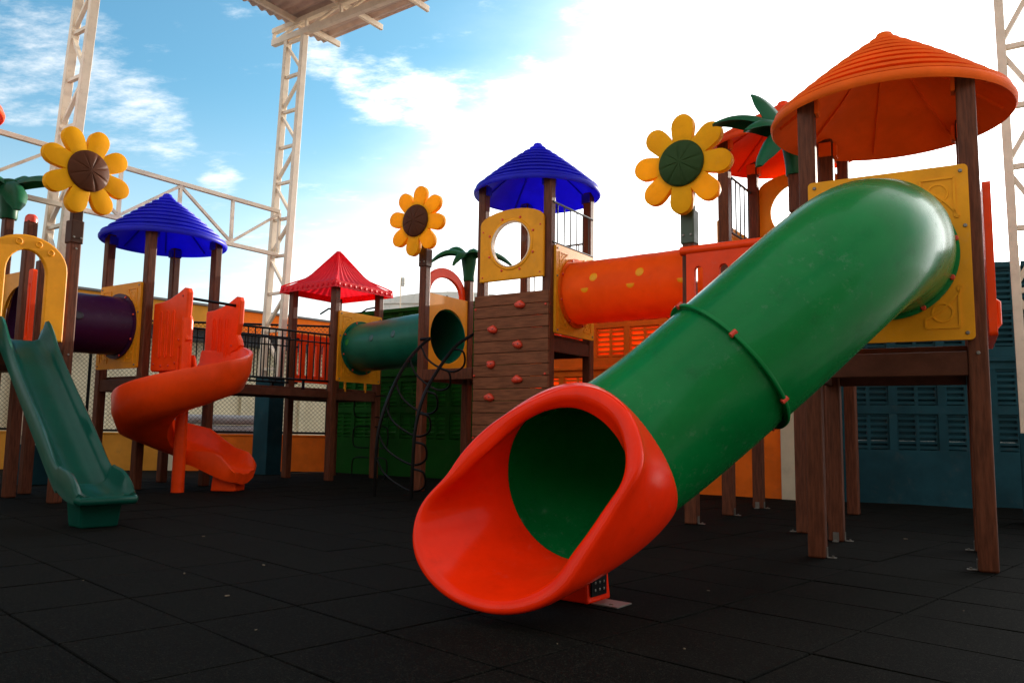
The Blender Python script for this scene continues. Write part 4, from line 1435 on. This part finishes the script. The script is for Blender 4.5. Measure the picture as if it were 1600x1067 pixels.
back = [ringpt(cb_, db_, Z1, .404, 2 * math.pi * j / NL) for j in range(NL)]
back2 = [ringpt(cb_, db_, Z1, .386, 2 * math.pi * j / NL) for j in range(NL)]
mid = [ringpt(O + (cb_ - O) * .30, (dh + db_).normalized(), Z1, .495, 2 * math.pi * j / NL) for j in range(NL)]
for t in (.12, .28, .46, .64, .82):
    rows.append([(lo_[j] * (1 - t) ** 2 + mid[j] * 2 * t * (1 - t) + back[j] * t * t) for j in range(NL)])
rows.append(back); rows.append(back2)
hood = MB()
ok = []
for r__ in rows:
    ok.append([Vector((p.x, p.y, max(p.z, .012))) for p in r__])
hood.loft(ok)
hd = hood.build('exit_scoop', M_orhood, sld, smooth=True, ang=70)
sub = hd.modifiers.new('sub', 'SUBSURF'); sub.levels = 1; sub.render_levels = 1
# foot block with a black steel plate
fb = pixg(885, 940) - org
yb = math.atan2(dh.y, dh.x)
ft = MB()
ft.loft([[(-.17, -.10, .0), (.17, -.10, 0), (.17, .12, 0), (-.17, .12, 0)], [(-.15, -.09, .16), (.15, -.09, .22), (.15, .11, .22), (-.15, .11, .16)]], True, True, True)
ft.build('foot_block', M_orhood, sld, bevel=.012, M=RZ(R(-38), fb + Vector((.03, .12, 0))))
Mp = RZ(R(-38), fb + Vector((.03, .12, 0)))
pl = MB().box((.176, -.01, .10), (.008, .14, .13), Mp).build('steel_plate', M_blk, sld)
for yy in (-.05, -.01, .03):
    for z in (.065, .10, .135):
        MB().lathe([(.007, 0), (.007, .004), (.0006, .005)], 8, Mp @ Matrix.Translation((.18, yy, z)) @ Matrix.Rotation(R(90), 4, 'Y')).build('bolt', M_steel, pl)
MB().box((.25, -.01, .004), (.15, .14, .006), Mp).build('base_plate', M_steel, sld)

# ------------------------------------------------------------------ teal open slide
sa, sb = corner(pA, 'FR') + v * S / 2 + u * .08, Vector((-3.32, 6.70, 0))
hd_ = (sb - sa); Ls = hd_.length; hd_.normalize()
sroot = thing('open_slide', 'teal open chute slide running down from the yellow arch', 'slide', (sb.x, sb.y, 0), math.atan2(hd_.y, hd_.x))
# local: +x downhill, origin under the lower end; profile across y
prof_z = [(-Ls, 1.66), (-Ls + .10, 1.66), (-Ls + .26, 1.60), (-.62, .44), (-.42, .34), (-.22, .275), (0, .25)]
pp = spline([(x, 0, z) for x, z in prof_z], 8)
def side_h(x):
    return interp([(-Ls, .17), (-Ls + .14, .22), (-Ls + .45, .15), (-.80, .14), (-.58, .12), (-.40, .15), (-.22, .17), (-.08, .11), (0, .03)], x)
rings = []
for p in pp:
    h_ = side_h(p.x)
    hw = .205
    x, z = p.x, p.z
    tz = .0
    pr = [(-hw - .035, -.05), (-hw - .035, h_ - .01), (-hw - .018, h_ + .012), (-hw + .008, h_), (-hw + .03, h_ * .45), (-hw + .055, .018), (-hw + .10, .0), (-.1, -.004), (.1, -.004), (hw - .10, .0), (hw - .055, .018), (hw - .03, h_ * .45), (hw - .008, h_), (hw + .018, h_ + .012), (hw + .035, h_ - .01), (hw + .035, -.05)]
    rings.append([(x, y_, z + z_) for y_, z_ in pr])
MB().loft(rings, True, True, True).build('chute', M_teal, sroot, smooth=True, ang=50)
MB().tube([(.0, -.225, .235), (.025, -.22, .225), (.03, 0, .225), (.025, .22, .225), (.0, .225, .235)], .035, 12).build('end_lip', M_teal, sroot, smooth=True)
MB().loft([[(-.36, -.15, 0), (-.10, -.15, 0), (-.10, .15, 0), (-.36, .15, 0)], [(-.40, -.17, .26), (-.08, -.17, .22), (-.08, .17, .22), (-.40, .17, .26)]], True, True, True).build('foot_block', M_teal, sroot, bevel=.015)

# ------------------------------------------------------------------ orange spiral slide
pole = pixg(277, 769)
sp_ = thing('spiral_slide', 'orange spiral slide winding round a pole below the left blue roof', 'slide', (pole.x, pole.y, 0))
MB().lathe([(.0006, 2.30), (.035, 2.295), (.062, 2.26), (.072, 2.20), (.074, 1.2), (.078, .5), (.080, .0), (.0006, 0)], 28).build('centre_pole', M_or, sp_, smooth=True)
va = math.atan2(v.y, v.x)
RC = .455
def chute_ring(c, rad, z, hi_in, hi_out, hw=.345):
    pr = [(-hw, hi_in * .9 - .0), (-hw + .015, hi_in + .012), (-hw + .035, hi_in), (-hw + .06, hi_in * .4), (-hw + .13, .03), (-.06, .0), (.10, .0), (hw - .13, .035), (hw - .05, hi_out * .45), (hw - .028, hi_out - .01), (hw - .012, hi_out + .02), (hw + .028, hi_out + .022), (hw + .038, hi_out - .005), (hw + .022, hi_out * .4), (hw - .06, -.06), (.08, -.12), (-.10, -.13), (-hw + .05, -.10)]
    return [c + rad * r_ + Vector((0, 0, z + z_)) for r_, z_ in pr]
rings = []
# entrance straight from the deck
start = pB + u * S + v * S / 2 - Vector((pole.x, pole.y, 0))
tot = 331.0
a_end = va - R(tot)
zs, ze = 1.52, .45
c0 = Vector((math.cos(va), math.sin(va), 0)) * RC
for t in (0, .35, .7):
    c = (start + u * .05).lerp(c0, t)
    c.z = 0
    rings.append(chute_ring(c, v, 1.60 - .03 * t, .12 + .10 * t, .30))
K = 60
for i in range(K + 1):
    t = i / K
    a = va - R(tot) * t
    rd = Vector((math.cos(a), math.sin(a), 0))
    hi_in = .22 - .14 * min(1, t * 3)
    rings.append(chute_ring(rd * RC, rd, 1.54 + (ze - 1.54) * t, hi_in, .40 - .06 * t))
rd = Vector((math.cos(a_end), math.sin(a_end), 0))
hdg = Vector((rd.y, -rd.x, 0))
ce = rd * RC
for d_, z, ho, hi in ((.10, .42, .31, .10), (.24, .36, .27, .16), (.38, .30, .24, .20), (.48, .26, .25, .20), (.58, .235, .24, .12), (.65, .225, .17, .05), (.69, .22, .10, .03)):
    rings.append(chute_ring(ce + hdg * d_, rd, z, hi, ho, hw=.33 - .02 * d_))
MB().loft(rings, True, True, True).build('spiral_chute', M_or, sp_, smooth=True, ang=55)
q = ce + hdg * .46
MB().loft([[(-.17, -.15, 0), (.17, -.15, 0), (.17, .15, 0), (-.17, .15, 0)], [(-.15, -.15, .20), (.17, -.15, .17), (.17, .15, .17), (-.15, .15, .20)]], True, True, True).build('foot_block', M_or, sp_, bevel=.015, M=RZ(math.atan2(hdg.y, hdg.x), q))
# moulded side panels at the entrance and the black grab bar
def entry_panel(origin, name='entry_panel'):
    h0 = 1.06
    outer = [(.0, .03), (.03, 0), (.62, 0), (.62, .30), (.74, .34), (.79, .40), (.76, .48), (.71, .55), (.73, .62), (.75, .70), (.76, 1.02), (.73, 1.08), (.67, 1.09), (.52, 1.02), (.35, .96), (.18, .93), (.02, .925), (0, .90)]
    me = poly_mesh(name, outer, [], .09, bevel=.022, seg=3)
    M = RZ(YAW, origin - Vector((pole.x, pole.y, 0)) + Vector((0, 0, 1.56)))
    o = link(name, me, M_or, sp_, M)
    for k in range(3):
        x = .20 + .14 * k
        MB().tube([(x - .022, -.002, .20), (x - .022, -.002, .78), (x, -.002, .80), (x + .022, -.002, .78), (x + .022, -.002, .20), (x, -.002, .18)], .010, 8, closed=True).build('moulded_slot', M_or, o, smooth=True)
    for x, z in ((.66, .98), (.08, .10), (.25, .07), (.42, .07), (.56, .10), (.62, .40)):
        inst('bolt', BOLT, o, Matrix.Translation((x, 0, z)) @ Matrix.Rotation(R(90), 4, 'X'))
    return o
e1 = corner(pB, 'FR') + u * (PW / 2 + .002) + v * .06
e2 = corner(pB, 'BR') + u * (PW / 2 + .002) - v * .16
entry_panel(e1); entry_panel(e2)
g1, g2 = e1 + u * .66 + v * .03 + Vector((0, 0, 2.52)), e2 + u * .66 + v * .03 + Vector((0, 0, 2.52))
rp = Vector((pole.x, pole.y, 0))
MB().tube([g1 - rp, g2 - rp], .020, 10).build('grab_bar', M_blk, sp_, smooth=True)

# ------------------------------------------------------------------ bridge between the left blue tower and the red tower
ba, bb = corner(pB, 'BR'), corner(pC, 'FR')
ba2, bb2 = corner(pB, 'BL'), corner(pC, 'FL')
bdv = (bb - ba)
bLn = bdv.length
bdv.normalize()
br = thing('bridge', 'brown plank bridge with black railings to the red roofed tower', 'bridge', (ba.x, ba.y, 0), math.atan2(bdv.y, bdv.x))
perp = Vector((-bdv.y, bdv.x, 0))
bw = (ba2 - ba).dot(perp)
npk = 15
for k in range(npk):
    x = .08 + (bLn - .16) * (k + .5) / npk
    MB().box((x, bw / 2, 1.465), ((bLn - .16) / npk - .008, bw - .12, .035)).build('plank', M_deck, br, bevel=.004, seg=1)
for y in (.03, bw - .03):
    MB().box((bLn / 2, y, 1.39), (bLn - .13, .05, .11)).build('bridge_beam', M_deck, br, bevel=.005)
    for z in (1.60, 2.36):
        MB().tube([(.05, y, z), (bLn - .05, y, z)], .017, 8).build('rail', M_blk, br, smooth=True)
    MB().tube([(.06, y, 2.22), (bLn - .06, y, 2.22)], .012, 8).build('rail', M_blk, br, smooth=True)
    nb = 17
    for k in range(nb):
        x = .12 + (bLn - .24) * k / (nb - 1)
        MB().tube([(x, y, 1.60), (x, y, 2.36)], .010, 6, caps=False).build('baluster', M_blk, br, smooth=True)
    for k in (0.25, .75):
        MB().box((bLn * k, y, 1.50), (.035, .035, .22)).build('rail_foot', M_blk, br)

# ------------------------------------------------------------------ black loop climber
lc0, lc1 = pixg(585, 776), pixg(642, 781)
lc = thing('loop_climber', 'black bent tube climber with loop rungs below the small sunflower', 'climber', ((lc0.x + lc1.x) / 2, (lc0.y + lc1.y) / 2, 0))
oc = Vector(((lc0.x + lc1.x) / 2, (lc0.y + lc1.y) / 2, 0))
t0 = corner(pD, 'FL') - v * .07 + Vector((0, 0, 2.14))
t1 = corner(pD, 'FR') - v * .09 - u * .03 + Vector((0, 0, 2.16))
def railpath(foot, px_list, top, ys):
    pts = [foot.copy()]
    for (x, y), Y in zip(px_list, ys):
        pts.append(pix(x, y, Y))
    pts.append(top)
    return [p - oc for p in spline(pts, 8)]
Ya, Yb = lc0.y, lc1.y
r1 = railpath(lc0, [(587, 720), (592, 670), (607, 622), (630, 575), (655, 543)], pix(672, 529, 11.05), [Ya, Ya + .02, Ya + .12, Ya + .42, Ya + .72])
r2 = railpath(lc1, [(645, 725), (649, 670), (661, 622), (683, 580), (712, 541)], pix(740, 522, 10.55), [Yb, Yb + .02, Yb + .10, Yb + .34, Yb + .62])
for r__ in (r1, r2):
    MB().tube(r__, .022, 10).build('rail', M_blk, lc, smooth=True)
MB().tube([r1[-1], corner(pD, 'FL') + Vector((0, 0, r1[-1].z)) - oc - v * .05], .024, 10).build('clamp', M_blk, lc, smooth=True)
nR = len(r1) - 1
for f0 in (.20, .32, .46, .60, .74, .86):
    i = int(f0 * nR)
    j = min(nR, i)
    A_, B_ = r1[i], r2[min(nR, max(0, i - 2))]
    dn = Vector((0, 0, -1))
    out_ = (B_ - A_).normalized()
    w_ = (B_ - A_).length
    pts = [A_, A_ + out_ * w_ * .18 + dn * .17 + v * .03, A_ + out_ * w_ * .5 + dn * .27 + v * .08, A_ + out_ * w_ * .85 + dn * .30 + v * .12, A_ + out_ * w_ * 1.15 + dn * .20 + v * .12, A_ + out_ * w_ * 1.18 + dn * .03 + v * .08, B_]
    MB().tube(spline(pts, 7), .014, 8).build('loop_rung', M_blk, lc, smooth=True)

# small rounded ladder hoops leaning on the red tower's front post
hp = thing('hoop_ladder', 'black hoop ladder on the right post of the red roofed tower', 'ladder', corner(pC, 'BR'), YAW)
for z in (.35, .88, 1.40):
    for sx in (-1, 1):
        MB().tube(spline([(sx * .07, -.07, z), (sx * .30, -.10, z), (sx * .40, -.11, z - .06), (sx * .40, -.11, z - .30), (sx * .30, -.10, z - .36), (sx * .07, -.07, z - .36)], 6), .012, 8).build('hoop', M_blk, hp, smooth=True)
